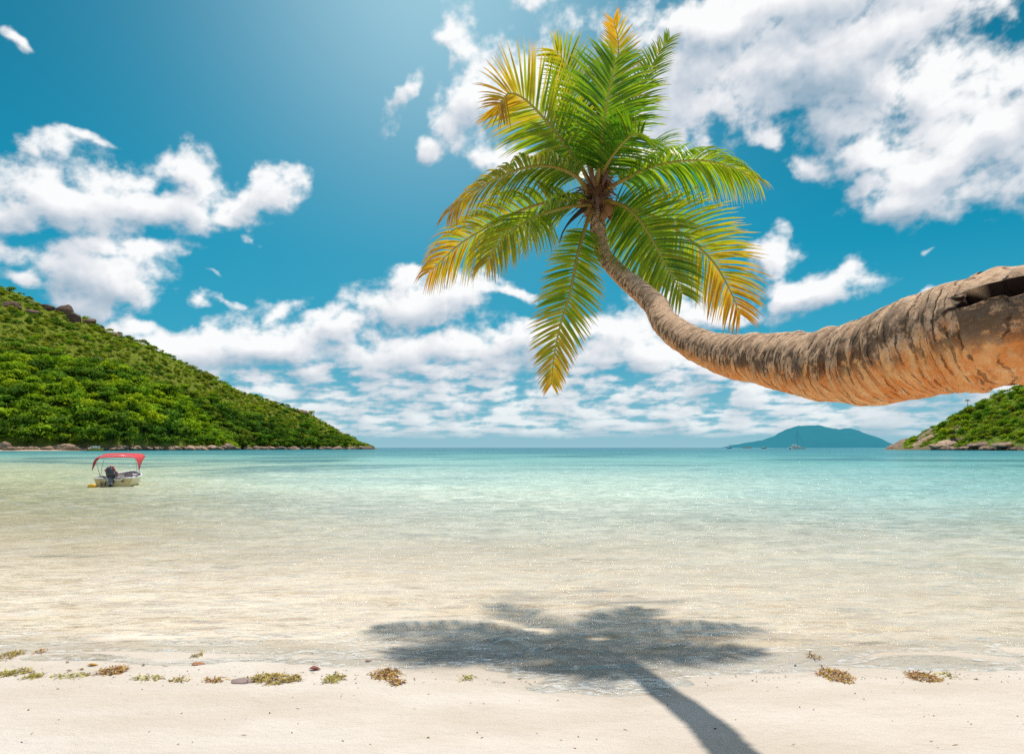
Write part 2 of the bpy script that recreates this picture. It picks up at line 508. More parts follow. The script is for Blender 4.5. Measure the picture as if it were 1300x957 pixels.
def water_material():
    m, N, out = new_mat('water')
    co = N.node('ShaderNodeTexCoord').outputs['Object']
    x, y, z = N.sep(co)
    r = N.m('MAXIMUM', y, 1.0)
    depth = N.m('DIVIDE', 1694.0, r)           # falls off with distance from the beach
    # slow colour streaks of deeper and shallower water
    st = N.noise(N.xyz(N.m('MULTIPLY', x, .022), N.m('MULTIPLY', y, .030), 0), 1.0, 7, .66, dist=1.2)
    st2 = N.noise(N.xyz(N.m('MULTIPLY', x, .12), N.m('MULTIPLY', y, .28), 5), 1.0, 6, .62)
    lg = N.m('LOGARITHM', r, 10.0)
    lgs = N.m('ADD', lg, N.m('MULTIPLY', N.m('SUBTRACT', st, .5), .55))
    # left side of the bay is shallower and greener, right side bluer
    ang = N.m('DIVIDE', x, r)
    lgs = N.m('ADD', lgs, N.m('MULTIPLY', ang, .16))
    body = N.ramp(N.lin(lgs, .8, 3.0), [
        (0.00, (.84, .72, .56)), (.18, (.82, .79, .66)), (.32, (.62, .71, .60)), (.44, (.37, .56, .51)),
        (.56, (.23, .48, .45)), (.68, (.10, .32, .345)), (.82, (.050, .24, .30)), (1.0, (.03, .20, .27))])
    left = N.m('MULTIPLY', N.m('SUBTRACT', 1.0, N.step(ang, -.75, -.15)), N.m('SUBTRACT', 1.0, N.step(lg, 1.6, 2.4)))
    body = N.mix(N.m('MULTIPLY', left, .62), body, (.52, .46, .22))
    right = N.m('MULTIPLY', N.step(ang, .05, .7), N.step(lg, 1.05, 1.5))
    body = N.mix(N.m('MULTIPLY', right, .45), body, (.10, .38, .42))
    dark = N.m('MULTIPLY', N.step(st, .48, .60), N.step(lg, 1.5, 1.85))
    body = N.mix(N.m('MULTIPLY', dark, .62), body, (.045, .16, .21))
    # ripples
    w1 = N.noise(N.xyz(N.m('MULTIPLY', x, 1.05), N.m('MULTIPLY', y, 2.0), 0), 1.0, 3, .55, dist=.5)
    w2 = N.noise(N.xyz(N.m('MULTIPLY', x, 4.2), N.m('MULTIPLY', y, 8.0), 2), 1.0, 4, .6, dist=.5)
    w4 = N.noise(N.xyz(N.m('MULTIPLY', x, 11.0), N.m('MULTIPLY', y, 19.0), 6), 1.0, 3, .6, dist=.4)
    w3 = N.noise(N.xyz(N.m('MULTIPLY', x, .20), N.m('MULTIPLY', y, .34), 4), 1.0, 5, .6)
    h = N.m('ADD', N.m('MULTIPLY', w1, .55), N.m('MULTIPLY', w2, .27))
    h = N.m('ADD', h, N.m('MULTIPLY', w4, .075))
    h = N.m('ADD', h, N.m('MULTIPLY', w3, 1.6))
    nrm = N.bump(h, 1.0, .21)
    # ripple light and shade painted into the body colour
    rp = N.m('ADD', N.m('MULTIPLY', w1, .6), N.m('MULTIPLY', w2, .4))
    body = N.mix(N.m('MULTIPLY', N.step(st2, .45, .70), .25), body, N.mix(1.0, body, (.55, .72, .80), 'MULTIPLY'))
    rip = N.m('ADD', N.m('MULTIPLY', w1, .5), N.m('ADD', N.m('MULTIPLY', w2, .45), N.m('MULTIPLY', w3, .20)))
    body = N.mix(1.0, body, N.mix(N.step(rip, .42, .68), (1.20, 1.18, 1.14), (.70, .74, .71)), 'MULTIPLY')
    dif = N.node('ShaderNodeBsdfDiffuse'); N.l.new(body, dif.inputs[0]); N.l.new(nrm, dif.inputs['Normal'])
    tr = N.node('ShaderNodeBsdfTransparent'); tr.inputs[0].default_value = (.97, .985, .975, 1)
    # opacity of the water column
    op = N.lin(lgs, .85, 1.50, 0.0, 1.0)
    op = N.m('POWER', N.m('MAXIMUM', op, 0.0), 1.15, clamp=True)
    bodys = N.mixs(op, tr.outputs[0], dif.outputs[0])
    gl = N.node('ShaderNodeBsdfGlossy'); gl.inputs['Roughness'].default_value = .06
    gl.inputs[0].default_value = (.95, .97, 1, 1)
    N.l.new(nrm, gl.inputs['Normal'])
    fr = N.node('ShaderNodeFresnel'); fr.inputs[0].default_value = 1.33; N.l.new(nrm, fr.inputs[1])
    cap = N.lin(lg, .8, 2.3, .74, .42)
    ff = N.m('MULTIPLY', fr.outputs[0], cap, clamp=True)
    surf = N.mixs(ff, bodys, gl.outputs[0])
    # lace of foam where the last few millimetres of water run up the sand
    dep = N.attr('depth').outputs['Fac']
    fn = N.noise(N.xyz(N.m('MULTIPLY', x, 9.0), N.m('MULTIPLY', y, 16.0), 0), 1.0, 6, .7)
    fv = N.voro(N.xyz(N.m('MULTIPLY', x, 16.0), N.m('MULTIPLY', y, 26.0), 0), 1.0, 2.0, .6, 'DISTANCE_TO_EDGE')
    foam = N.m('MULTIPLY', N.m('SUBTRACT', 1.0, N.step(N.m('ABSOLUTE', N.m('SUBTRACT', dep, .007)), .002, .010)), N.step(fn, .46, .60))
    foam = N.m('MULTIPLY', foam, N.m('SUBTRACT', 1.0, N.step(fv, .05, .30)))
    fo = N.node('ShaderNodeBsdfDiffuse'); fo.inputs[0].default_value = (.82, .82, .80, 1)
    N.l.new(N.mixs(N.m('MULTIPLY', foam, .5), surf, fo.outputs[0]), out.inputs[0])
    return m


def foliage_material(name, use_random, dark=1.0):
    m, N, out = new_mat(name)
    a = N.attr('Col')
    c = a.outputs['Color']
    if use_random:
        oi = N.node('ShaderNodeObjectInfo')
        c = N.mix(1.0, c, N.mix(oi.outputs['Random'], (.62, .78, .7), (1.35, 1.12, .9)), 'MULTIPLY')
    geo = N.node('ShaderNodeNewGeometry')
    c = N.mix(1.0, c, N.mix(N.noise(geo.outputs['Position'], .6, 3), (.78, .78, .78), (1.25, 1.25, 1.25)), 'MULTIPLY')
    d = N.node('ShaderNodeBsdfDiffuse'); N.l.new(c, d.inputs[0])
    t = N.node('ShaderNodeBsdfTranslucent'); N.l.new(N.mix(1.0, c, (1.25, 1.2, .5), 'MULTIPLY'), t.inputs[0])
    s = N.mixs(.36, d.outputs[0], t.outputs[0])
    N.l.new(s, out.inputs[0])
    return m


def frond_material():
    m, N, out = new_mat('palm_leaflet')
    a = N.attr('Col')
    geo = N.node('ShaderNodeNewGeometry')
    c = N.mix(1.0, a.outputs['Color'], N.mix(N.noise(geo.outputs['Position'], 7, 4), (.7, .7, .7), (1.3, 1.3, 1.3)), 'MULTIPLY')
    p = N.node('ShaderNodeBsdfPrincipled')
    N.l.new(c, p.inputs['Base Color']); p.inputs['Roughness'].default_value = .38
    p.inputs['Specular IOR Level'].default_value = .45
    t = N.node('ShaderNodeBsdfTranslucent')
    N.l.new(N.mix(1.0, c, (1.9, 1.75, .55), 'MULTIPLY'), t.inputs[0])
    N.l.new(N.mixs(.48, p.outputs[0], t.outputs[0]), out.inputs[0])
    return m


def rachis_material():
    m, N, out = new_mat('palm_midrib')
    a = N.attr('Col')
    p = N.node('ShaderNodeBsdfPrincipled')
    geo = N.node('ShaderNodeNewGeometry')
    c = N.mix(1.0, a.outputs['Color'], N.mix(N.noise(geo.outputs['Position'], 30, 4), (.7, .7, .7), (1.25, 1.25, 1.25)), 'MULTIPLY')
    N.l.new(c, p.inputs['Base Color']); p.inputs['Roughness'].default_value = .45
    N.l.new(p.outputs[0], out.inputs[0])
    return m


def trunk_material():
    m, N, out = new_mat('palm_bark')
    al = N.attr('along').outputs['Fac']      # metres from the crown end
    cu = N.attr('cosup').outputs['Fac']      # +1 top of the trunk, -1 underside
    hol = N.attr('hollow').outputs['Fac']
    geo = N.node('ShaderNodeNewGeometry')
    pos = geo.outputs['Position']
    an = N.attr('around').outputs['Fac']     # arc angle
    # leaf scar rings: thin uneven grooves across the trunk
    wob = N.noise(pos, 4.0, 5, .6)
    alw = N.m('ADD', al, N.m('MULTIPLY', N.m('SUBTRACT', wob, .5), .055))
    alw = N.m('ADD', alw, N.m('MULTIPLY', N.noise(pos, 16, 3), .009))
    rings = N.noise(N.xyz(N.m('MULTIPLY', alw, 24.0), N.m('MULTIPLY', an, .45), 0), 1.0, 4, .6)
    rings2 = N.noise(N.xyz(N.m('MULTIPLY', alw, 75.0), N.m('MULTIPLY', an, 1.2), 3), 1.0, 4, .6)
    gsin = N.m('ABSOLUTE', N.m('SINE', N.m('MULTIPLY_ADD', alw, PI / .036, N.m('MULTIPLY', rings, 3.2))))
    brk = N.noise(N.xyz(N.m('MULTIPLY', alw, 14.0), N.m('MULTIPLY', an, 1.3), 6), 1.0, 4, .6)
    groove = N.m('MULTIPLY', N.m('SUBTRACT', 1.0, N.step(gsin, .02, .34)), N.step(brk, .42, .58))
    mott = N.noise(pos, 26, 6, .7)
    spk = N.noise(pos, 95, 4, .65)
    # bark colours
    top = N.mix(N.step(mott, .3, .72), (.54, .315, .185), (.90, .62, .40))
    top = N.mix(N.m('MULTIPLY', N.step(rings, .48, .64), .65), top, (.20, .115, .07))
    top = N.mix(N.m('MULTIPLY', N.step(rings2, .50, .62), .45), top, (.62, .46, .33))
    org = N.mix(N.step(rings, .38, .62), (.88, .48, .20), (.80, .27, .06))  # bare wood, with light bounced off the sand painted in
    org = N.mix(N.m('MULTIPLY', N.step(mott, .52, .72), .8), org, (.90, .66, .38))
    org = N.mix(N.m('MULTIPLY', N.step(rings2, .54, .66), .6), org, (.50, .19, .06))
    # ragged border of grey bark and orange underside: bare wood plus painted sand bounce
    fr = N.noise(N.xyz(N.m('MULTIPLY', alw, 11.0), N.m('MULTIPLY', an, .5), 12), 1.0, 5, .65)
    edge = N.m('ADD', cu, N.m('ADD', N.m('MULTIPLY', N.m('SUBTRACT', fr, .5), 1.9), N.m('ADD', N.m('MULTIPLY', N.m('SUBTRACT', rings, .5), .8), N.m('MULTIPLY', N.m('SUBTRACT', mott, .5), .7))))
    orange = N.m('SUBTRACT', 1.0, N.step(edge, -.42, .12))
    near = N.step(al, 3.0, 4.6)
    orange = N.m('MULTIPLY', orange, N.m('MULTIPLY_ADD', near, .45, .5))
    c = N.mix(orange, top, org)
    # dark stain streaks on the flank
    stn = N.noise(N.xyz(N.m('MULTIPLY', alw, 17.0), N.m('MULTIPLY', an, .75), 9), 1.0, 5, .66)
    flank = N.m('MULTIPLY', N.step(cu, -.70, -.10), N.m('SUBTRACT', 1.0, N.step(cu, .30, .80)))
    stain = N.m('MULTIPLY', N.step(N.m('ADD', stn, N.m('MULTIPLY', N.m('SUBTRACT', mott, .5), .45)), N.lin(near, 0, 1, .47, .435), N.lin(near, 0, 1, .58, .55)), flank)
    c = N.mix(N.m('MULTIPLY', stain, .80), c, (.034, .021, .015))
    c = N.mix(N.m('MULTIPLY', groove, N.m('MULTIPLY_ADD', orange, -.28, .86)), c, N.mix(orange, (.055, .032, .02), (.16, .06, .022)))
    c = N.mix(N.m('MULTIPLY', N.step(spk, .60, .72), .30), c, (.60, .47, .34))
    c = N.mix(hol, c, (.022, .010, .007))
    b = N.node('ShaderNodeBsdfPrincipled')
    N.l.new(c, b.inputs['Base Color']); b.inputs['Roughness'].default_value = .82
    b.inputs['Specular IOR Level'].default_value = .2
    h = N.m('ADD', N.m('MULTIPLY', rings, .7), N.m('MULTIPLY', rings2, .45))
    h = N.m('SUBTRACT', h, N.m('MULTIPLY', groove, .6))
    h = N.m('ADD', h, N.m('MULTIPLY', mott, .5))
    h = N.m('ADD', h, N.m('MULTIPLY', spk, .2))
    N.l.new(N.bump(h, .9, .035), b.inputs['Normal'])
    N.l.new(b.outputs[0], out.inputs[0])
    return m


def rock_material(name, light, darkc):
    m, N, out = new_mat(name)
    geo = N.node('ShaderNodeNewGeometry'); pos = geo.outputs['Position']
    oi = N.node('ShaderNodeObjectInfo')
    x, y, z = N.sep(pos)
    n1 = N.noise(pos, .40, 7, .70)
    n2 = N.noise(pos, 1.5, 5, .65)
    streak = N.noise(N.xyz(N.m('MULTIPLY', x, .9), N.m('MULTIPLY', y, .9), N.m('MULTIPLY', z, .16)), 1.0, 5, .6)
    c = N.mix(N.step(n1, .32, .66), darkc, light)
    c = N.mix(N.m('MULTIPLY', N.step(streak, .5, .68), .7), c, (.075, .055, .05))
    c = N.mix(N.m('MULTIPLY', N.m('SUBTRACT', 1.0, N.step(z, .3, 2.0)), .7), c, (.05, .035, .03))
    c = N.mix(1.0, c, N.mix(oi.outputs['Random'], (.55, .52, .52), (1.2, 1.15, 1.1)), 'MULTIPLY')
    b = N.node('ShaderNodeBsdfPrincipled'); N.l.new(c, b.inputs['Base Color']); b.inputs['Roughness'].default_value = .85
    b.inputs['Specular IOR Level'].default_value = .2
    N.l.new(N.bump(N.m('ADD', n1, N.m('MULTIPLY', n2, .5)), .6, 1.2), b.inputs['Normal'])
    N.l.new(b.outputs[0], out.inputs[0])
    return m


def hill_material(name, c1, c2, rock):
    m, N, out = new_mat(name)
    geo = N.node('ShaderNodeNewGeometry'); pos = geo.outputs['Position']
    n1 = N.noise(pos, .06, 6, .65); n2 = N.noise(pos, .35, 6, .7)
    c = N.mix(N.step(n2, .35, .65), c1, c2)
    c = N.mix(N.step(n1, .60, .68), c, rock)
    x, y, z = N.sep(pos)
    c = N.mix(N.m('SUBTRACT', 1.0, N.step(N.m('ADD', z, N.m('MULTIPLY', N.m('SUBTRACT', n2, .5), 6.0)), 1.5, 5.0)), c, rock)
    b = N.node('ShaderNodeBsdfDiffuse'); N.l.new(c, b.inputs[0])
    N.l.new(N.bump(n2, 1.0, 2.0), b.inputs['Normal'])
    N.l.new(b.outputs[0], out.inputs[0])
    return m


def haze_hill_material():
    m, N, out = new_mat('hazy_island')
    geo = N.node('ShaderNodeNewGeometry'); pos = geo.outputs['Position']
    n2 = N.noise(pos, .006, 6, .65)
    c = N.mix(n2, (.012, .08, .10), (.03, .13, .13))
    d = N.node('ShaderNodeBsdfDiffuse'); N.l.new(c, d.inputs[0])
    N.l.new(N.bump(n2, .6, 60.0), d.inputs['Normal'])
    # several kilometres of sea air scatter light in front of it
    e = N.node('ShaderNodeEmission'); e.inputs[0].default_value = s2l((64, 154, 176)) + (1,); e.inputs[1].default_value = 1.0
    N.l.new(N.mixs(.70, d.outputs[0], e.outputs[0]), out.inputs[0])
    return m


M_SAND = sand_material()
M_WATER = water_material()
M_TREE = foliage_material('tree_foliage', True)
M_FOREST = foliage_material('forest_foliage', False)
M_BARK = simple_mat('tree_bark', (.14, .10, .075), .9)
M_FROND = frond_material()
M_RACHIS = rachis_material()
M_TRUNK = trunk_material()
M_ROCK = rock_material('granite', (.58, .42, .30), (.20, .125, .085))
M_CLIFF = rock_material('dark_granite', (.24, .155, .11), (.10, .065, .05))
M_HILL_L = hill_material('hill_scrub', (.10, .135, .018), (.25, .28, .04), (.22, .17, .09))
M_HILL_R = hill_material('headland_scrub', (.08, .14, .02), (.22, .29, .04), (.24, .18, .12))
M_HAZE = haze_hill_material()


# ------------------------------------------------------------------ ground sheet (beach and sea bed)
def vnoise(x, y, s=1.0, seed=0.0):
    return mnoise.noise(Vector((x * s + seed, y * s - seed, seed * .37)))


def ground_z(x, y):
    edge = 6.17 + .38 * math.exp(-((x + 3.6) / 2.0) ** 2) - .72 * math.exp(-((x - .95) / 1.15) ** 2) + .12 * vnoise(x, 0, .7, 3.1)
    t = edge - y
    if t > 0:
        z = .058 * t if t < 8 else .464 + .02 * (t - 8)
        z = min(z, 2.5)
    else:
        dd = -t
        z = -.042 * dd if dd < 25 else -1.05 - .012 * (dd - 25)
        z = max(z, -9.0)
    if -5 < y < 40 and abs(x) < 40:
        z += .005 * vnoise(x, y * 1.6, 1.3, 9.0) + .006 * vnoise(x, y * 1.5, 3.7, 2.0) + .004 * vnoise(x, y * 1.5, 9.0, 6.0)
        if y > edge - .2:
            z += .007 * math.sin(y * 9.0 + 2.2 * vnoise(x, y, .6, 5.0))
    return z


def build_ground():
    fx = np.concatenate([[-45000, -8000, -2000, -600, -200, -90, -50, -30, -20], np.linspace(-14, -7.2, 40), np.linspace(-7, 7, 240), np.linspace(7.2, 14, 40),
                         [20, 30, 50, 90, 200, 600, 2000, 8000, 45000]])
    fy = np.concatenate([[-3000, -800, -200, -80, -30, -12], np.linspace(-5, 2.8, 20), np.linspace(3, 11, 260), np.linspace(11.2, 30, 90),
                         [34, 40, 50, 70, 100, 160, 300, 700, 2000, 8000, 45000]])
    nx, ny = len(fx), len(fy)
    v = np.zeros((ny, nx, 3))
    for j, y in enumerate(fy):
        for i, x in enumerate(fx):
            v[j, i] = (x, y, ground_z(x, y))
    idx = np.arange(nx * ny).reshape(ny, nx)
    f = np.stack([idx[:-1, :-1], idx[:-1, 1:], idx[1:, 1:], idx[1:, :-1]], -1).reshape(-1, 4)
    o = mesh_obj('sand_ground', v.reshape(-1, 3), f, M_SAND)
    tag(o, 'pale cream sand of the beach running on under the shallow water', None, None, 'structure')


build_ground()


def build_water():
    ys = [4.6]
    while ys[-1] < 60: ys.append(ys[-1] * 1.0058)
    while ys[-1] < 60000: ys.append(ys[-1] * 1.035)
    ys = np.array(ys)
    us = np.concatenate([np.linspace(-2.6, -1.0, 90)[:-1], np.linspace(-1.0, 1.0, 360), np.linspace(1.0, 2.6, 90)[1:]])
    Y, U = np.meshgrid(ys, us, indexing='ij')
    X = U * (Y + 2.0)
    Z = np.zeros_like(X)
    r2 = np.random.default_rng(5)
    # small swell running in to the beach; crests roughly parallel to the shore
    warp = np.zeros_like(X)
    for k in range(7):
        a = r2.uniform(-1, 1); wl = r2.uniform(1.6, 6.0)
        warp += r2.uniform(.1, .32) * np.sin(2 * PI * (X * math.cos(a * .6) + Y * .7 * math.sin(a * 2)) / wl + r2.uniform(0, 6.28))
    for k in range(16):
        wl = r2.uniform(.32, 1.5); th = r2.normal(0, .30)
        amp = .0075 * (wl / .8) ** .9
        ph = 2 * PI * ((Y + .55 * warp) * math.cos(th) + X * math.sin(th)) / wl + r2.uniform(0, 6.28)
        mod = .55 + .45 * np.sin(X * r2.uniform(.3, 1.1) + Y * r2.uniform(.1, .5) + r2.uniform(0, 6.28))
        s = np.sin(ph)
        Z += amp * mod * (s + .35 * np.cos(2 * ph))
    # a few low breaking wavelets close in
    for (y0, x0, w, a, wd) in ((6.75, 1.0, 2.0, .035, .10), (7.35, .6, 2.6, .030, .12), (8.05, -.4, 2.4, .024, .14), (6.35, .9, 1.5, .024, .08),
                               (7.1, 3.3, 1.2, .022, .10), (7.9, 2.6, 1.4, .02, .12), (6.95, -2.6, 1.4, .018, .10), (8.6, -2.8, 2.0, .02, .14), (9.6, .8, 3.5, .02, .16)):
        yc = y0 + .30 * warp + .04 * (X - x0) * math.sin(y0 * 7)
        t = (Y - yc) / wd
        prof = np.exp(-np.where(t < 0, (t * 1.7) ** 2, (t * .8) ** 2))
        Z += 1.35 * a * prof * np.exp(-((X - x0) / w) ** 2)
    fade = np.clip((160 - Y) / 120, 0, 1)
    near = np.clip((Y - 4.6) / 2.2, .35, 1)
    Z *= fade * near
    V = np.stack([X, Y, Z], -1).reshape(-1, 3)
    ny, nx = X.shape
    idx = np.arange(nx * ny).reshape(ny, nx)
    f = np.stack([idx[:-1, :-1], idx[:-1, 1:], idx[1:, 1:], idx[1:, :-1]], -1).reshape(-1, 4)
    dep = np.ones(len(V))
    for i in np.nonzero((V[:, 1] < 10) & (np.abs(V[:, 0]) < 9))[0]:
        dep[i] = V[i, 2] - ground_z(V[i, 0], V[i, 1])
    o = mesh_obj('sea_water', V, f, M_WATER, attrs={'depth': dep})
    tag(o, 'clear shallow sea turning from sand colour to turquoise towards the horizon', None, None, 'structure')


build_water()


# ------------------------------------------------------------------ hills
def interp(pts, x):
    return float(np.interp(x, [p[0] for p in pts], [p[1] for p in pts]))


class Hill:
    """terrain between a shore curve and a ridge curve; s=0 shore, s=1 ridge, s>1 the far slope"""
    def __init__(self, sil, shore, ridge, px0, px1, canopy=0, power=.85):
        self.sil, self.shore, self.ridge, self.px0, self.px1, self.canopy, self.power = sil, shore, ridge, px0, px1, canopy, power
    def at(self, px, s, rough=True):
        ds = interp(self.shore, px); dr = interp(self.ridge, px)
        zr = max(0.0, (568 - interp(self.sil, px)) / F * dr + EYE - self.canopy)
        u = (px - 650) / F
        if s <= 1:
            d = ds + (dr - ds) * s
            z = zr * (s ** self.power if s > 0 else 0)
            # the slope never rises above the sight line of the ridge
        else:
            d = dr + (dr - ds) * (s - 1)
            z = zr * max(-.05, 1 - (s - 1) ** 1.3)
        x = u * d
        if rough:
            z += min(1, zr / 20) * (6.0 * mnoise.noise(Vector((x * .013, d * .013, 1))) + 1.2 * mnoise.noise(Vector((x * .07, d * .07, 4)))) * min(1, s * 3) - .4 * (s < .02)
        return Vector((x, d, z))
    def mesh(self, name, mat, nx, ny, label):
        v = []; pxs = np.linspace(self.px0, self.px1, nx); ss = np.concatenate([[-.05], np.linspace(0, 2, ny)])
        for px in pxs:
            for s in ss:
                p = self.at(px, max(0, s))
                if s < 0: p = p * (1.0); p.z = -3; p.y -= 4
                v.append(p)
        n2 = len(ss)
        idx = np.arange(nx * n2).reshape(nx, n2)
        f = np.stack([idx[:-1, :-1], idx[1:, :-1], idx[1:, 1:], idx[:-1, 1:]], -1).reshape(-1, 4)
        o = mesh_obj(name, np.array([tuple(p) for p in v]), f, mat)
        tag(o, label, None, None, 'structure')
        return o


SIL_BACK = [(-500, 330), (-250, 330), (-100, 345), (0, 361), (28, 368), (60, 386), (80, 390), (100, 397), (130, 414), (160, 422), (190, 432), (230, 455), (270, 474),
            (310, 494), (350, 508), (390, 520), (430, 541), (460, 557), (480, 567)]
HB = Hill(SIL_BACK, [(-500, 460), (0, 480), (290, 620), (480, 800)], [(-500, 700), (0, 700), (300, 780), (450, 850), (480, 860)], -500, 480, canopy=4)
SIL_FRONT = [(-500, 400), (-200, 420), (0, 446), (60, 450), (130, 458), (180, 474), (220, 494), (255, 522), (280, 546), (303, 567)]
HF = Hill(SIL_FRONT, [(-500, 400), (0, 415), (150, 440), (303, 560)], [(-500, 500), (0, 505), (150, 530), (280, 585), (303, 590)], -500, 303, canopy=6, power=.7)
SIL_RIGHT = [(1118, 568), (1135, 562), (1150, 554), (1175, 543), (1200, 530), (1230, 513), (1260, 502), (1300, 489), (1400, 462), (1600, 430), (1900, 430)]
HR = Hill(SIL_RIGHT, [(1118, 600), (1200, 500), (1300, 430), (1500, 380), (1900, 350)], [(1118, 640), (1200, 570), (1300, 540), (1500, 520), (1900, 500)], 1118, 1900, canopy=3)

HB.mesh('headland_hill', M_HILL_L, 200, 60, 'tall scrub covered headland sloping down to the sea on the left')
HF.mesh('foreshore_hill', M_HILL_L, 160, 40, 'bright wooded lower slope in front of the left headland')
HR.mesh('point_hill', M_HILL_R, 160, 40, 'green rocky point under the palm trunk at the right')


# distant island
def build_island():
    sil = [(925, 568.2), (940, 564), (955, 561), (975, 557.5), (990, 552), (1000, 545), (1012, 541), (1030, 539.5), (1042, 540.5), (1055, 544), (1066, 546),
           (1074, 543.5), (1085, 546.5), (1097, 552), (1110, 559), (1122, 566), (1130, 568.5)]
    D0 = 6500.0
    v = []; pxs = np.linspace(925, 1130, 140); ss = np.linspace(0, 2, 30)
    for px in pxs:
        top = (568 - interp(sil, px)) / F * (D0 + 500) + 2
        top = max(0, top + 8 * mnoise.noise(Vector((px * .12, 0, 0))))
        for s in ss:
            k = math.sin(min(s, 2 - s) * PI / 2) ** .8 if s not in (0, 2) else 0
            d = D0 + 500 * s
            x = (px - 650) / F * (D0 + 500) + 40 * mnoise.noise(Vector((px * .05, s * 3, 2)))
            v.append((x, d, top * k * (1 + .10 * mnoise.noise(Vector((px * .08, s * 4, 7))) * (s < .9)) - 1))
    idx = np.arange(140 * 30).reshape(140, 30)
    f = np.stack([idx[:-1, :-1], idx[1:, :-1], idx[1:, 1:], idx[:-1, 1:]], -1).reshape(-1, 4)
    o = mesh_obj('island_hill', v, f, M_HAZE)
    tag(o, 'hazy blue island with a flat topped peak on the horizon', None, None, 'structure')


build_island()


# ------------------------------------------------------------------ trees on the hills
def crown_arrays(seed, nq, kind):
    """unit crown (radius about 1, base at z=0): leaf clumps on several lobes"""
    r = np.random.default_rng(seed)
    nl = {'broad': 9, 'round': 7, 'umbrella': 10, 'scrub': 5}[kind]
    flat = {'broad': .62, 'round': .85, 'umbrella': .38, 'scrub': .55}[kind]
    base = {'broad': .55, 'round': .65, 'umbrella': .95, 'scrub': .3}[kind]
    V = np.zeros((nq, 4, 3)); T = np.zeros(nq)
    L = []
    for i in range(nl):
        a = r.uniform(0, 6.28); q = math.sqrt(r.uniform(0, 1)) * .68
        L.append((q * math.cos(a), q * math.sin(a), base + flat * r.uniform(-.25, .55) * (1 - q * .6), r.uniform(.30, .52), r.uniform(-.35, .35)))
    L.append((0, 0, base + flat * .35, .5, 0.0))
    for k in range(nq):
        l = L[r.integers(len(L))]
        n = r.normal(size=3); n[2] = abs(n[2]) * .9 + .1 * n[2] if r.random() < .8 else n[2]
        n /= np.linalg.norm(n)
        c = np.array(l[:3]) + n * np.array([1, 1, flat ** .5]) * l[3] * r.uniform(.8, 1.08)
        nn = n + r.normal(size=3) * .45; nn /= np.linalg.norm(nn)
        u = np.cross(nn, r.normal(size=3)); u /= np.linalg.norm(u); w = np.cross(nn, u)
        s = r.uniform(.08, .15) * 1.12
        e = r.uniform(.55, 1.0)
        V[k] = [c - u * s, c - w * s * e, c + u * s * r.uniform(.7, 1.2), c + w * s * e]
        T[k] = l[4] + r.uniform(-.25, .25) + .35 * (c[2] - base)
    return V, T


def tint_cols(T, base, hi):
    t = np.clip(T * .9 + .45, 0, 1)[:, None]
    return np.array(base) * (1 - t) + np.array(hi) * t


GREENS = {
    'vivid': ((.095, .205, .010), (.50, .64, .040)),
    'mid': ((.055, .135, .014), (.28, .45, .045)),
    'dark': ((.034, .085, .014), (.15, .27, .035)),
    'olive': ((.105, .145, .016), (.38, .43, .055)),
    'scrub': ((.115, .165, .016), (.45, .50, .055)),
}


def tree_proto(name, seed, kind, green, nq=420):
    V, T = crown_arrays(seed, nq, kind)
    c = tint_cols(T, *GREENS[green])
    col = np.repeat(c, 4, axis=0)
    verts = V.reshape(-1, 3)
    faces = [tuple(range(4 * i, 4 * i + 4)) for i in range(nq)]
    mi = [0] * nq
    # trunk and two limbs in the same small mesh
    h = {'broad': .6, 'round': .7, 'umbrella': .95, 'scrub': .3}[kind]
    for path in ([(0, 0, -.25), (.02, 0, h * .5), (0, .03, h)], [(.01, 0, h * .45), (.25, .1, h * .8), (.4, .15, h)], [(0, .01, h * .5), (-.2, -.18, h * .85), (-.34, -.25, h)], [(0, .02, h * .7), (.02, 0, h + .1), (0, 0, h + .32)]):
        tv, tf = tube_arrays(catmull(path, 5)[0], np.linspace(.07, .03, 5), 5)
        b = len(verts)
        verts = np.vstack([verts, tv]); col = np.vstack([col, np.full((len(tv), 3), .1)])
        faces += [tuple(i + b for i in q) for q in tf]; mi += [1] * len(tf)
    return verts, faces, col, mi


_tree_meshes = {}


def tree_mesh(kind, green, seed):
    key = (kind, green, seed)
    if key not in _tree_meshes:
        v, f, c, mi = tree_proto('tree', seed, kind, green)
        o = mesh_obj('tree', v, f, [M_TREE, M_BARK], None, False, col=c, mat_idx=mi)
        me = o.data; bpy.data.objects.remove(o); _tree_meshes[key] = me
    return _tree_meshes[key]


LABELS = {
    ('broad', 'vivid'): 'bright green broad crowned tree in the sunlit wood of the left lower slope',
    ('round', 'vivid'): 'bright green round crowned tree in the sunlit wood of the left lower slope',
    ('broad', 'mid'): 'mid green broad crowned tree among the brighter trees of the left slope',
    ('umbrella', 'mid'): 'mid green flat topped tree among the brighter trees of the left slope',
    ('round', 'dark'): 'dark green tree close above the boulders of the left shore',
    ('broad', 'dark'): 'dark green spreading tree close above the boulders of the left shore',
}


def place_tree(loc, size, kind, green, seed, label, group, name='tree'):
    o = bpy.data.objects.new(name, tree_mesh(kind, green, seed))
    COL.objects.link(o)
    o.location = loc; o.rotation_euler = (0, 0, random.uniform(0, 6.28))
    o.scale = (size, size, size * random.uniform(.8, 1.15))
    tag(o, label, 'tree', group)
    return o


taken = []
n_ind = 0
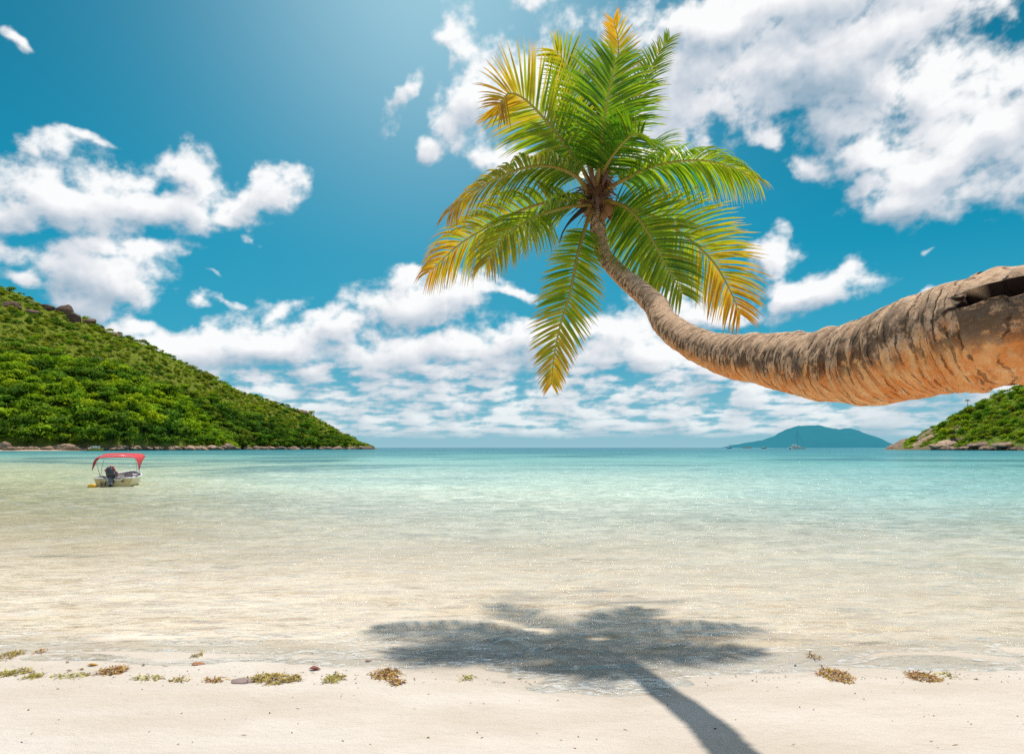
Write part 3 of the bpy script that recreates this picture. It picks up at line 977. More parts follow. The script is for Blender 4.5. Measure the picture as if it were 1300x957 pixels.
# front slope, individually (the largest crowns in the picture)
for i in range(600):
    if n_ind >= 130: break
    px = random.uniform(-20, 298); s = random.uniform(.04, .95) ** 1.25
    p = HF.at(px, s)
    size = random.uniform(5.0, 8.6) * (.75 if px > 230 else 1)
    spx = size / p.y * F
    sx, sy = px, 568 - (p.z - EYE) / p.y * F
    if any((sx - a) ** 2 + ((sy - b) * 1.3) ** 2 < ((spx + c) * .55) ** 2 for a, b, c in taken): continue
    taken.append((sx, sy, spx)); n_ind += 1
    if s < .16: kg = random.choice([('round', 'dark'), ('broad', 'dark')]); grp = 'dark trees along the left shore'
    else:
        kg = random.choice([('broad', 'vivid'), ('broad', 'vivid'), ('round', 'vivid'), ('broad', 'mid'), ('umbrella', 'mid')]); grp = 'trees of the sunlit wood on the left lower slope'
    place_tree(p, size, kg[0], kg[1], random.randint(1, 2) * 10 + len(kg[0]), LABELS[kg], grp + ', ' + kg[0] + ' ' + kg[1])
# foot of the back headland
n_b = 0; taken_b = []
for i in range(500):
    if n_b >= 60: break
    px = random.uniform(255, 462); s = random.uniform(.05, .55) ** 1.3
    p = HB.at(px, s)
    size = random.uniform(5.2, 8.6) * (.65 if px > 400 else 1)
    sx, sy = px, 568 - (p.z - EYE) / p.y * F; spx = size / p.y * F
    if any((sx - a) ** 2 + ((sy - b) * 1.3) ** 2 < ((spx + c) * .6) ** 2 for a, b, c in taken_b): continue
    taken_b.append((sx, sy, spx)); n_b += 1
    kg = random.choice([('umbrella', 'mid'), ('broad', 'dark'), ('umbrella', 'mid'), ('broad', 'mid')])
    place_tree(p, size, kg[0], kg[1], 33, {'umbrella': 'flat topped green tree near the waterline of the far left headland',
                                           'broad': 'spreading ' + ('dark' if kg[1] == 'dark' else 'mid') + ' green tree near the waterline of the far left headland'}[kg[0]],
               'trees at the foot of the far left headland, ' + kg[0] + ' ' + kg[1])
# right point
n_r = 0; taken_r = []
for i in range(400):
    if n_r >= 40: break
    px = random.uniform(1195, 1330); s = random.uniform(.12, .9)
    p = HR.at(px, s)
    size = random.uniform(3.0, 5.2)
    sx, sy = px, 568 - (p.z - EYE) / p.y * F; spx = size / p.y * F
    if any((sx - a) ** 2 + ((sy - b) * 1.3) ** 2 < ((spx + c) * .6) ** 2 for a, b, c in taken_r): continue
    taken_r.append((sx, sy, spx)); n_r += 1
    kg = random.choice([('broad', 'vivid'), ('round', 'mid'), ('broad', 'olive')])
    place_tree(p, size, kg[0], kg[1], 44, {'vivid': 'bright green bushy tree on the rocky right point', 'mid': 'mid green rounded tree on the rocky right point',
                                           'olive': 'olive green bushy tree on the rocky right point'}[kg[1]], 'trees on the right point, ' + kg[1])


# remaining woodland and scrub: one mass per hill
def forest(name, hill, items, label):
    protos = [crown_arrays(100 + i, 185, k) for i, k in enumerate(('broad', 'round', 'umbrella', 'scrub', 'broad', 'scrub'))]
    VV, CC = [], []
    for (px, s, size, green, pk) in items:
        V, T = protos[pk]
        p = hill.at(px, s)
        a = random.uniform(0, 6.28); ca, sa = math.cos(a), math.sin(a)
        R = np.array([[ca, -sa, 0], [sa, ca, 0], [0, 0, random.uniform(.75, 1.2)]])
        VV.append((V.reshape(-1, 3) @ R.T) * size + np.array(p) - np.array([0, 0, size * .25]))
        b, h = GREENS[green]
        q_ = random.uniform(.85, 1.18); g = np.array([q_ * random.uniform(.90, 1.08), q_, q_ * random.uniform(.8, 1.2)])
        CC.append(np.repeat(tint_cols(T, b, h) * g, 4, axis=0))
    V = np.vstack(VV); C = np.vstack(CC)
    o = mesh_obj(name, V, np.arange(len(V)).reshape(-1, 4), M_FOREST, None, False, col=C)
    tag(o, label, None, None, 'stuff')


items = []
for i in range(5200):
    px = random.uniform(-140, 474); s = random.uniform(.0, 1.06)
    p = HB.at(px, max(s, .01))
    n = mnoise.noise(Vector((p.x * .018, p.y * .018, 3)))
    low = s < .45 + .2 * n
    if px > 440: low = False
    big = 1.0 if px < 400 else .6
    if low: items.append((px, max(s, .02), (3.2 + 6.5 * random.random() ** 2.2) * big, random.choice(['dark', 'dark', 'dark', 'mid', 'olive'] if px > 150 and s < .35 else ['mid', 'dark', 'scrub', 'mid', 'olive']), random.choice([0, 1, 2, 4])))
    else: items.append((px, s, (1.5 + 3.4 * random.random() ** 2) * big, random.choice(['scrub', 'olive', 'scrub', 'mid', 'vivid'] if n > -.1 else ['mid', 'dark', 'scrub']), random.choice([3, 0, 5, 4])))
forest('hillside_scrub', HB, items, 'dense low scrub and woodland covering the left headland')
items = []
for i in range(1500):
    px = random.uniform(-140, 300); s = random.uniform(.03, 1.05)
    p = HF.at(px, s)
    n = mnoise.noise(Vector((p.x * .03, p.y * .03, 8)))
    items.append((px, s, (2.6 + 6.0 * random.random() ** 2) * (1 if px < 240 else .7), random.choice(['vivid', 'vivid', 'mid', 'vivid'] if n > -.08 else ['mid', 'dark', 'mid']), random.choice([0, 1, 2, 4])))
forest('slope_woodland', HF, items, 'dense bright woodland covering the lower left slope')
items = []
for i in range(1500):
    px = random.uniform(1150, 1420); s = random.uniform(.10 if px < 1215 else .025, 1.05)
    p = HR.at(px, s)
    n = mnoise.noise(Vector((p.x * .04, p.y * .04, 5)))
    if px < 1215 and s < .55 and random.random() < .85: continue
    if n < -.28: continue
    items.append((px, s, random.uniform(1.6, 3.4), random.choice(['vivid', 'scrub', 'vivid', 'mid', 'olive']), random.choice([0, 3, 4, 5])))
forest('point_scrub', HR, items, 'dense green scrub covering the right point')


# ------------------------------------------------------------------ rocks
def rock_mesh(seed, mat, squash=1.0):
    bm = bmesh.new()
    bmesh.ops.create_icosphere(bm, subdivisions=4, radius=1.0)
    off = Vector((seed * 3.1, seed * 1.7, seed))
    # facet: cut by random planes, then weather
    r = random.Random(seed)
    planes = []
    for k in range(9):
        n = Vector((r.gauss(0, 1), r.gauss(0, 1), r.gauss(0, .8))).normalized(); planes.append((n, r.uniform(.62, .9)))
    for v in bm.verts:
        p = v.co.copy()
        for n, d in planes:
            e = p.dot(n) - d
            if e > 0: p -= n * e * .88
        q = p + off
        p += v.co * (.10 * mnoise.noise(q * 1.5) + .045 * mnoise.noise(q * 4) + .02 * mnoise.noise(q * 9))
        p.z *= squash
        v.co = p
    me = bpy.data.meshes.new('boulder'); bm.to_mesh(me); bm.free()
    for p in me.polygons: p.use_smooth = True
    me.materials.append(mat)
    return me


ROCKS = [rock_mesh(i + 1, M_ROCK, .7 + .08 * (i % 3)) for i in range(6)]
CLIFFS = [rock_mesh(i + 21, M_CLIFF, .8) for i in range(3)]


def rock(loc, sc, label, group=None, me=None, name='boulder', rz=None, tilt=.2):
    o = bpy.data.objects.new(name, me or random.choice(ROCKS))
    COL.objects.link(o)
    o.location = loc; o.scale = sc
    o.rotation_euler = (random.uniform(-tilt, tilt), random.uniform(-tilt, tilt), random.uniform(0, 6.28) if rz is None else rz)
    tag(o, label, 'boulder', group)
    return o


for i in range(72):
    px = random.uniform(105, 303) if i < 58 else random.uniform(-20, 40)
    d = interp(HF.shore, px) - random.uniform(-1.5, 5)
    s = random.uniform(1.3, 3.4) * (1.5 if px > 215 else 1.1)
    rock(((px - 650) / F * d, d, random.uniform(0.0, .9)), (s * random.uniform(.9, 1.6), s, s * random.uniform(.7, 1.1)),
         'brown granite boulder at the waterline under the left lower slope', 'boulders under the left lower slope')
for (px, w, h, lab) in ((82, 8.5, 5.2, 'largest pale granite rock rising behind the sand strip at far left'), (60, 6.5, 4.2, 'grey granite rock left of the largest pale rock at far left'),
                        (40, 6, 3.2, 'low granite rock half on the sand strip at far left'), (98, 6, 2.8, 'low sloping slab right of the largest pale rock at far left'),
                        (6, 4, 7.5, 'dark upright rock at the left edge of the picture beside the sand strip'), (271, 8, 4.6, 'pale smooth slab in the water at the end of the lower slope'),
                        (289, 6, 6.0, 'dark tall boulder at the tip of the left lower slope')):
    d = interp(HF.shore, px) - 2
    rock(((px - 650) / F * d, d, .3), (w, 4, h), lab, rz=random.uniform(-.2, .2), tilt=.1)
for i in range(70):
    px = 308 + (474 - 308) * random.random()
    d = interp(HB.shore, px) - random.uniform(-3, 8)
    s = random.uniform(2.2, 5.0)
    rock(((px - 650) / F * d, d, random.uniform(-.3, .8)), (s * random.uniform(1, 1.8), s, s * random.uniform(.6, 1.0)),
         'reddish brown boulder on the shore of the far left headland', 'boulders along the far left headland')
for i in range(64):
    px = random.uniform(1190, 1350)
    d = interp(HR.shore, px) - random.uniform(-14, 3)
    s = random.uniform(1.4, 3.4)
    rock(((px - 650) / F * d, d, random.uniform(0, .6) + .12 * max(0, d - interp(HR.shore, px))), (s * random.uniform(1, 1.8), s, s * random.uniform(.7, 1.0)),
         'brown boulder at the waterline of the right point', 'boulders along the right point')
# bare slabs of the right point
for (px, py, sx, sz, lab, rt) in ((1150, 561, 21, 4.5, 'long tan granite slab sloping down to the tip of the right point', -.42), (1178, 559, 20, 6, 'pale sunlit granite slab behind the tip of the right point', -.45),
                              (1185, 548, 17, 4.5, 'dark brown slab along the ridge above the tip of the right point', -.42), (1205, 562, 12, 4.5, 'broad rounded rock at the foot of the scrub on the right point', -.2),
                              (1165, 565, 11, 3.0, 'rust brown wedge of rock under the pale sunlit slab', -.3), (1192, 565.5, 9, 3.0, 'dark cracked boulder between the slabs and the rounded rock', -.1),
                              (1213, 545, 9, 3.4, 'grey rock edge showing through the scrub above the rounded rock', -.4), (1245, 562, 10, 4.0, 'brown cliffy rock below the scrub right of the dark steep rock', -.1),
                              (1280, 564, 12, 3.6, 'long brown rock shelf at the waterline near the right edge', -.05), (1137, 565, 9, 2.2, 'low brown rock at the very tip of the right point', -.3), (1222, 556, 9, 5.5, 'dark steep rock in the scrub of the right point', -.2)):
    # seat the slab on the slope where it shows at this height
    cand = [HR.at(px, q_) for q_ in np.linspace(0.0, .98, 50)]
    p = min(cand, key=lambda c_: abs(568 - (c_.z - EYE) / c_.y * F - py))
    o = rock((p.x, p.y, p.z - sz * .15), (sx * .85, 9, sz * .72), lab, None, ROCKS[int(px) % 6], 'shore_boulder', rz=0, tilt=0)
    o.rotation_euler = (.1, rt, .1); o['category'] = 'rock'
# outcrops near the top of the left hill
for (px, s, sx, sz, lab) in ((84, 1.0, 9, 13, 'dark cliff outcrop just below the ridge of the left hill'), (95, .93, 9, 12, 'dark rock face right of the cliff outcrop on the left hill'),
                             (62, 1.0, 9, 5, 'brown rock on the ridge left of the cliff outcrop'), (14, .86, 13, 6, 'reddish rock patch high on the hill at the left edge'),
                             (40, .88, 9, 5, 'small brown rock patch between the left edge and the cliff outcrop'), (148, .98, 8, 5, 'dark rock on the ridge where the hill begins to fall'),
                             (112, .99, 10, 5, 'brown rock on the skyline right of the cliff outcrop'), (265, .99, 7, 4, 'small brown rock on the falling ridge above the wood'),
                             (126, .62, 6, 4, 'single grey rock in the scrub halfway up the left hill'), (385, 1.0, 7, 4, 'small rock on the low ridge of the far headland')):
    p = HB.at(px, s)
    o = rock((p.x, p.y - 3, p.z - sz * .22), (sx, 6, sz), lab, None, CLIFFS[int(px) % 3], 'rock_outcrop', rz=.2, tilt=.25); o['category'] = 'rock'

# sand strip at the far left
bm = bmesh.new()
vs = []
for px in np.linspace(-120, 112, 40):
    d = interp(HF.shore, px)
    t = 1 - max(0, (px - 70) / 42)
    for k, (dd, z) in enumerate(((-13, -.5), (-8, .15), (0, 1.0), (8, 1.6))):
        vs.append(bm.verts.new(((px - 650) / F * (d + dd), d + dd, z * max(t, .05) - (0 if t > .1 else .3))))
for i in range(39):
    for k in range(3):
        bm.faces.new((vs[i * 4 + k], vs[(i + 1) * 4 + k], vs[(i + 1) * 4 + k + 1], vs[i * 4 + k + 1]))
o = bm_obj('sand_beach', bm, simple_mat('far_sand', (.62, .47, .30), .9, scale=.3), None, True)
tag(o, 'thin strip of yellow sand below the rocks at far left', None, None, 'structure')


# ------------------------------------------------------------------ coconut palm
CD = 9.0
# px, py, width px, depth
TR = [(757, 258, 19, 9.0), (760, 300, 20, 8.85), (767, 324, 19, 8.65), (787, 348, 22, 8.2), (813, 370, 26, 7.6), (832, 388, 29, 7.15), (842, 406, 32, 6.8), (857, 421, 35, 6.45), (880, 435, 39, 6.0),
      (907, 446, 46, 5.5), (941, 453.5, 56, 4.9), (995, 459, 70, 4.2), (1036, 464, 82, 3.78), (1110, 457.5, 107, 3.25), (1165, 441, 124, 2.95), (1219, 428, 138, 2.78), (1259, 419, 146, 2.68), (1300, 412, 153, 2.60)]


def build_palm():
    root = empty('coconut_palm', (4.35, 1.75, ground_z(4.35, 1.75)))
    base = np.array(root.location)
    tag(root, 'coconut palm leaning out over the water on a long bent trunk', 'palm tree')
    pts = [list(P(a, b, d)) + [w / F * d / 2] for a, b, w, d in TR]
    for q in ((2.45, 2.38, 2.50, .245), (3.0, 2.12, 2.36, .255), (3.6, 1.93, 1.95, .27), (4.05, 1.82, 1.30, .29), (4.28, 1.77, .75, .33), (4.35, 1.75, .30, .42), (4.36, 1.75, -.15, .50)):
        pts.append(list(q))
    n, sides = 1050, 128
    path, s = catmull(pts, n)
    rad = path[:, 3]; path = path[:, :3]
    T = np.gradient(path, axis=0); T /= np.linalg.norm(T, axis=1)[:, None]
    ups = np.zeros_like(path); sd = np.zeros_like(path)
    S = np.array([0, -1.0, 0])
    # parallel frame pulled towards world up
    U = np.array([0, -1.0, 0])
    for i in range(n):
        z = np.array([0, 0, 1.0]); u = z - T[i] * (z @ T[i])
        if np.linalg.norm(u) > .35: U = u / np.linalg.norm(u)
        else:
            U = U - T[i] * (U @ T[i]); U /= np.linalg.norm(U)
        if i: U = ups[i - 1] * .9 + U * .1; U -= T[i] * (U @ T[i]); U /= np.linalg.norm(U)
        ups[i] = U; sd[i] = np.cross(T[i], U)
    ang = np.arange(sides) / sides * 2 * PI
    V = np.zeros((n, sides, 3)); A = np.zeros((n, sides)); C = np.zeros((n, sides)); AR = np.zeros((n, sides)); HO = np.zeros((n, sides))
    kh = s[np.argmin(np.linalg.norm(path - np.array(P(1292, 413, 2.62)), axis=1))]
    for i in range(n):
        for j in range(sides):
            a = ang[j]
            dirv = ups[i] * math.cos(a) + sd[i] * math.sin(a)
            k = s[i]
            p = path[i] + dirv * rad[i]
            q = Vector(p)
            # leaf-scar rings: uneven steps across the trunk, plus lumps
            rr = math.sin(2 * PI * (k / .085 + 1.3 * mnoise.noise(q * 2.2) + .5 * mnoise.noise(q * 6)))
            dsp = .007 * rr * (.5 + rad[i] * 2) + .020 * rad[i] / .2 * mnoise.noise(q * 2.6) + .012 * mnoise.noise(Vector((k * 16, a * .8, 2))) + .006 * mnoise.noise(q * 16)
            if k < 4: dsp *= .6
            h = 0
            # ragged hollow on the upper flank where the trunk leaves the picture
            if abs(k - kh) < .5 and .1 < a < 1.6:
                u = (k - kh - .06) / .17; v = (a - .99 + .20 * u) / (.18 + .07 * u)
                m_ = u * u + v * v + .55 * mnoise.noise(q * 17)
                if m_ < 1.2:
                    w_ = min(1, (1.2 - m_) / .30); dsp -= .085 * w_; h = w_ if v < .9 else w_ * .7
                elif m_ < 2.2: dsp += .012 * (2.2 - m_)
                if v < .8: h = max(h, min(1.0, max(0.0, (1.95 - m_) / .35)))
                u = (k - kh - .10) / .085; v = (a - 1.44) / .07
                m_ = u * u + v * v + .45 * mnoise.noise(q * 20)
                if m_ < 1.2:
                    w_ = min(1, (1.2 - m_) / .4); dsp -= .03 * w_; h = max(h, w_ * .9)
            V[i, j] = p + dirv * dsp - base
            A[i, j] = k; C[i, j] = (ups[i] * math.cos(a) + sd[i] * math.sin(a))[2] if True else 0
            AR[i, j] = min(a, 2 * PI - a) * 2.0; HO[i, j] = min(1.0, h * 1.7)
    idx = np.arange(n * sides).reshape(n, sides)
    nx = np.roll(idx, -1, axis=1)
    f = np.stack([idx[:-1], nx[:-1], nx[1:], idx[1:]], -1).reshape(-1, 4)
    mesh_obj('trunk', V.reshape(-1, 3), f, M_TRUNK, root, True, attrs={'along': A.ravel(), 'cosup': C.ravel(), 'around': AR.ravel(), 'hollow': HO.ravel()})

    # ---------------- fronds
    GREEN = np.array((.062, .185, .008)); LIME = np.array((.24, .33, .014)); YEL = np.array((.50, .33, .03)); ORG = np.array((.42, .19, .03)); BRN = np.array((.16, .085, .035)); OLV = np.array((.10, .125, .02))

    def frond(ctrl, L=.62, roll=0.0, age=.3, droop=.5, n_leaf=62, t0=.16, shade=1.0, seed=0, gaps=0.0, twist=0.0, tipfan=0.0, face=0.5, lift=.12):
        r = np.random.default_rng(seed + 50)
        pts = np.array([list(P(a, b, CD + d)) for a, b, d in ctrl])
        path, sl = catmull(pts, 90)
        Tt = np.gradient(path, axis=0); Tt /= np.linalg.norm(Tt, axis=1)[:, None]
        o = path[-1] - path[0]; o[2] = 0
        o = o / (np.linalg.norm(o) + 1e-6)
        if np.linalg.norm(path[-1][:2] - path[0][:2]) < .25: o = np.array([0, -1.0, 0])
        verts, faces, cols = [], [], []
        # midrib
        nr = 40; ii = np.linspace(0, 89, nr).astype(int)
        tt = np.linspace(0, 1, nr)
        rv, rf = tube_arrays(path[ii], .026 * (1 - tt) ** .8 + .0035 + .014 * np.exp(-tt * 18), 7)
        rc = np.repeat(np.array([(np.array((.30, .17, .04)) * (1 - t_) ** 2 + np.array((.36, .34, .05)) * (1 - (1 - t_) ** 2)) for t_ in tt]), 7, axis=0)
        f_o = None
        for k in range(n_leaf):
            t = t0 + (1 - t0) * (k + .5) / n_leaf
            for side in (-1, 1):
                if r.random() < gaps: continue
                tj = min(.995, t + r.uniform(-.006, .006))
                i = tj * 89; i0 = int(i); fr = i - i0; i1 = min(89, i0 + 1)
                p = path[i0] * (1 - fr) + path[i1] * fr
                T = Tt[i0]
                # upper side of the frond
                Nn = np.array([0, 0, 1.0]) * (T @ o) - o * T[2]
                Nn = Nn - T * (Nn @ T)
                if np.linalg.norm(Nn) < .1: Nn = np.array([0, 0, 1.0]) - T * T[2]
                Nn /= np.linalg.norm(Nn) + 1e-9
                S0 = np.cross(T, Nn)
                vd = p - np.array([0, 0, EYE]); vd /= np.linalg.norm(vd)
                Sv = np.cross(T, vd); Sv /= np.linalg.norm(Sv) + 1e-6
                ro = math.atan2(Sv @ Nn, Sv @ S0)
                ro = (ro + PI / 2) % PI - PI / 2
                ro = ro * face + twist * tj + r.normal(0, .05)
                S = S0 * math.cos(ro) + Nn * math.sin(ro); Nr = np.cross(S, T)
                q = max(0.0, (tj - t0) / (1 - t0))
                prof = (.50 + .50 * math.sin(min(1, q / .42) * PI / 2)) if q < .42 else (1 - .62 * ((q - .42) / .58) ** 1.7)
                ln = L * prof * r.uniform(.88, 1.08)
                fa = math.radians(22 + 34 * q ** 1.5 + r.normal(0, 2.8) + tipfan * max(0, q - .8) * 60)
                d = S * side * math.cos(fa) + T * math.sin(fa) + Nr * (lift + r.normal(0, .04))
                d /= np.linalg.norm(d)
                wd = .0185 * r.uniform(.85, 1.2) * (1 - .35 * q)
                seg = 5
                pos = p.copy(); dr = droop * r.uniform(.75, 1.3)
                b = len(verts)
                ag = np.clip(age * (.35 + .95 * q ** 1.6) + r.normal(0, .10), 0, 1)
                for m_ in range(seg + 1):
                    u = m_ / seg
                    wn = np.cross(d, Nr); wl_ = np.linalg.norm(wn)
                    wn = wn / wl_ if wl_ > 1e-4 else S
                    w_ = wd * (min(1, .45 + u * 3) if u < .25 else 1 - ((u - .25) / .75) ** 1.6 * .93)
                    nn = np.cross(wn, d)
                    verts += [pos - wn * w_, pos + nn * w_ * .45, pos + wn * w_]
                    a2 = np.clip(ag + .42 * age * max(0, u - .45) + (.28 * (u > .88)), 0, 1.25)
                    if a2 < .35: c = GREEN + (LIME - GREEN) * (a2 / .35)
                    elif a2 < .7: c = LIME + (YEL - LIME) * ((a2 - .35) / .35)
                    elif a2 < 1: c = YEL + (ORG - YEL) * ((a2 - .7) / .3)
                    else: c = ORG + (BRN - ORG) * min(1, (a2 - 1) / .25)
                    cols += [c * shade] * 3
                    pos = pos + d * ln / seg
                    d = d + np.array([0, 0, -1.0]) * dr * (.22 + .5 * u) / seg * 2.0 + r.normal(0, .012, 3)
                    d /= np.linalg.norm(d)
                for m_ in range(seg):
                    x = b + m_ * 3
                    faces += [(x, x + 3, x + 4, x + 1), (x + 1, x + 4, x + 5, x + 2)]
        fo = mesh_obj('frond', np.array(verts) - base, faces, M_FROND, root, True, col=cols)
        mesh_obj('midrib', rv - base, rf, M_RACHIS, fo, True, col=rc)
        return fo

    # (px, py, depth offset) along the midrib
    frond([(750, 236, 0), (738, 212, -.05), (716, 182, -.15), (692, 152, -.3), (666, 126, -.45), (646, 119, -.6), (632, 134, -.75)], 0.8, age=0.62, droop=.55, n_leaf=80, t0=.14, seed=1, face=.95)
    frond([(753, 232, .1), (742, 190, .2), (733, 150, .3), (726, 112, .35), (718, 82, .3), (704, 64, .15)], .70, age=0.36, droop=.6, n_leaf=71, t0=.14, shade=.9, seed=2, face=.8)
    frond([(758, 236, -.1), (762, 204, -.3), (765, 165, -.55), (771, 128, -.75), (777, 98, -.85), (781, 76, -.9)], .84, age=.14, droop=.95, n_leaf=62, t0=.15, shade=1.0, seed=3, face=1)
    frond([(762, 232, .1), (770, 190, .15), (777, 145, .2), (783, 98, .25), (785, 55, .2), (779, 26, .05)], 0.5, age=.62, droop=.25, n_leaf=58, t0=.18, seed=4, tipfan=.3, face=1)
    frond([(763, 232, .2), (776, 195, .4), (795, 150, .6), (815, 108, .75), (832, 76, .8), (850, 48, .8)], .50, age=.28, droop=.7, n_leaf=69, t0=.18, seed=5, face=.5)
    frond([(768, 238, .2), (784, 214, .5), (806, 196, .8), (830, 188, 1.1), (850, 198, 1.3)], .70, age=.15, droop=1.2, n_leaf=66, t0=.15, shade=.85, seed=6, face=.3)
    frond([(766, 244, -.05), (790, 229, -.2), (820, 214, -.35), (857, 205, -.5), (895, 204, -.6), (928, 212, -.65), (960, 228, -.7)], .80, age=0.32, droop=2.7, n_leaf=96, t0=.12, shade=1.15, seed=7, face=.15, lift=.02)
    frond([(765, 256, -.1), (786, 259, -.4), (808, 275, -.7), (828, 305, -.95), (846, 338, -1.1), (866, 373, -1.2)], .72, age=.28, droop=.7, n_leaf=77, t0=.14, shade=.85, seed=8, gaps=.05, face=.85)
    frond([(768, 254, 0), (800, 264, .05), (838, 279, .1), (874, 303, .1), (905, 332, .05), (925, 365, 0), (940, 400, -.05)], .82, age=0.7, droop=.7, n_leaf=88, t0=.12, seed=9, face=.75)
    frond([(752, 266, -.1), (742, 292, -.3), (732, 330, -.5), (723, 375, -.6), (710, 418, -.6), (703, 455, -.55), (700, 488, -.5)], 0.52, age=0.56, droop=.35, n_leaf=88, t0=.16, seed=10, face=1)
    frond([(748, 248, 0), (734, 226, -.2), (705, 212, -.4), (672, 212, -.6), (636, 224, -.75), (600, 244, -.85), (572, 268, -.9)], .74, age=0.58, droop=1.9, n_leaf=91, t0=.14, shade=.9, seed=11, face=.25, lift=.02)
    frond([(748, 258, .05), (722, 254, .1), (690, 258, .1), (654, 270, .1), (616, 290, .05), (580, 313, 0), (545, 346, -.05)], .84, age=0.6, droop=1.6, n_leaf=91, t0=.12, seed=12, face=.4, lift=.04)
    frond([(749, 262, -.15), (724, 262, -.45), (694, 270, -.8), (664, 284, -1.05), (638, 304, -1.2), (618, 334, -1.3)], .78, age=0.42, droop=1.7, n_leaf=80, t0=.14, shade=.95, seed=13, face=.3, lift=.04)
    frond([(760, 236, .1), (768, 214, -.3), (784, 190, -.8), (802, 172, -1.2), (816, 170, -1.5)], .78, age=.12, droop=1.0, n_leaf=50, t0=.16, shade=.85, seed=15, face=.6)
    frond([(764, 262, .2), (786, 276, .6), (808, 300, 1.0), (826, 330, 1.2), (836, 360, 1.3)], .66, age=.35, droop=.8, n_leaf=66, t0=.18, shade=.8, seed=17, face=.6)
    frond([(756, 240, .3), (745, 222, .8), (728, 212, 1.3), (706, 214, 1.8), (688, 228, 2.1)], .72, age=.2, droop=1.2, n_leaf=63, t0=.16, shade=.8, seed=14, face=.3)

    # ---------------- heart of the crown: fibre, dead flower stalks, nuts
    fib = MB()
    r = np.random.default_rng(3)
    for k in range(150):
        a = r.uniform(0, 2 * PI); z0 = r.uniform(-.22, .22)
        c0 = np.array(P(757, 254, CD)) + np.array([.10 * math.cos(a), .10 * math.sin(a), z0])
        dv = np.array([math.cos(a), math.sin(a), r.uniform(-.6, 1.5)]); dv /= np.linalg.norm(dv)
        ln = r.uniform(.10, .34)
        pth = [c0, c0 + dv * ln * .5 + np.array([0, 0, .02]), c0 + dv * ln + np.array([0, 0, -.08])]
        cc = np.array((.15, .065, .025)) * r.uniform(.4, 1.7)
        fib.tube(pth, [.011, .009, .002], 4, cc)
    v, f = tube_arrays(catmull([list(P(757, 272, CD)), list(P(757, 255, CD)), list(P(758, 238, CD)), list(P(760, 222, CD))], 14)[0], np.interp(np.linspace(0, 1, 14), [0, .3, .7, 1], [.11, .17, .13, .04]), 12)
    fib.add(v, f, (.13, .06, .028))
    o = fib.build('fibre', M_RACHIS, root, True); o.location = tuple(-base)

    def stalk(ctrl, rad, col, label):
        pts = np.array([list(P(a, b, CD + d)) for a, b, d in ctrl]); pth, _ = catmull(pts, 16)
        mb = MB(); u = np.linspace(0, 1, 16)
        mb.tube(pth, rad * (.45 + .9 * np.sin(np.clip(u * 1.25 + .1, 0, 1) * PI)) * (1 - u * .45) + .002, 8, col)
        o = mb.build('flower_stalk', M_RACHIS, root, True); o.location = tuple(-base); o['label'] = label
    stalk([(750, 252, -.15), (735, 247, -.3), (715, 250, -.4), (697, 258, -.45), (684, 272, -.5)], .024, (.035, .018, .012), 'dark dry flower stalk curving out to the left')
    stalk([(749, 262, -.15), (738, 268, -.3), (724, 281, -.4), (715, 294, -.42), (710, 309, -.42)], .026, (.03, .015, .01), 'dark dry flower stalk hanging down to the left')
    stalk([(756, 238, -.2), (752, 225, -.25), (752, 212, -.25), (756, 198, -.2)], .022, (.16, .07, .03), 'brown upright flower stalk in the heart of the crown')
    stalk([(764, 236, -.2), (770, 222, -.25), (774, 210, -.3), (776, 202, -.3)], .022, (.12, .04, .025), 'reddish upright flower stalk in the heart of the crown')
    stalk([(766, 248, -.2), (776, 244, -.3), (786, 252, -.35)], .020, (.10, .045, .025), 'short brown flower stalk on the right')
    nut_mat = simple_mat('coconut_husk', (.20, .095, .03), .55, scale=6)
    for (px, py, d, s_) in ((772, 266, -.22, .085), (781, 264, -.18, .075), (766, 274, -.2, .07), (777, 275, -.12, .07), (745, 268, -.2, .06)):
        bm = bmesh.new(); bmesh.ops.create_uvsphere(bm, u_segments=18, v_segments=12, radius=1)
        for v in bm.verts:
            a = math.atan2(v.co.y, v.co.x)
            k = 1 + .06 * math.cos(3 * a); v.co = Vector((v.co.x * k, v.co.y * k, v.co.z * 1.25 + .1 * max(0, v.co.z)))
        o = bm_obj('coconut', bm, nut_mat, root, True); o.scale = (s_ * .82,) * 3
        o.location = P(px, py, CD + d) - Vector(base); o.rotation_euler = (random.uniform(-.5, .5), random.uniform(-.6, .6), 0)


build_palm()

# lone palm on the ridge of the right point
def small_palm():
    loc = HR.at(1228, .98)
    root = empty('palm_tree', loc)
    tag(root, 'tiny lone palm standing above the scrub on the ridge of the right point', 'palm tree')
    mb = MB(); h = (568 - 508) / F * loc.y + EYE - loc.z
    mb.tube(catmull([(0, 0, -1), (.2, 0, h * .5), (0, 0, h)], 8)[0], np.linspace(.22, .14, 8), 7)
    mb.build('trunk', M_BARK, root, True)
    mb = MB(); r = random.Random(4)
    for k in range(13):
        a = k / 13 * 6.28; L = r.uniform(1.6, 2.3); up = r.uniform(-.1, .9)
        pth, _ = catmull([(0, 0, h), (math.cos(a) * L * .5, math.sin(a) * L * .5, h + up), (math.cos(a) * L, math.sin(a) * L, h + up - .9)], 7)
        sd = np.array([-math.sin(a), math.cos(a), 0])
        for i in range(6):
            for s in (-1, 1):
                p, q = pth[i], pth[i + 1]
                mb.add([p, q, q + sd * s * .35 + np.array([0, 0, -.4])], [(0, 1, 2)], (.06, .10, .025))
    mb.build('crown', M_FOREST, root)


small_palm()


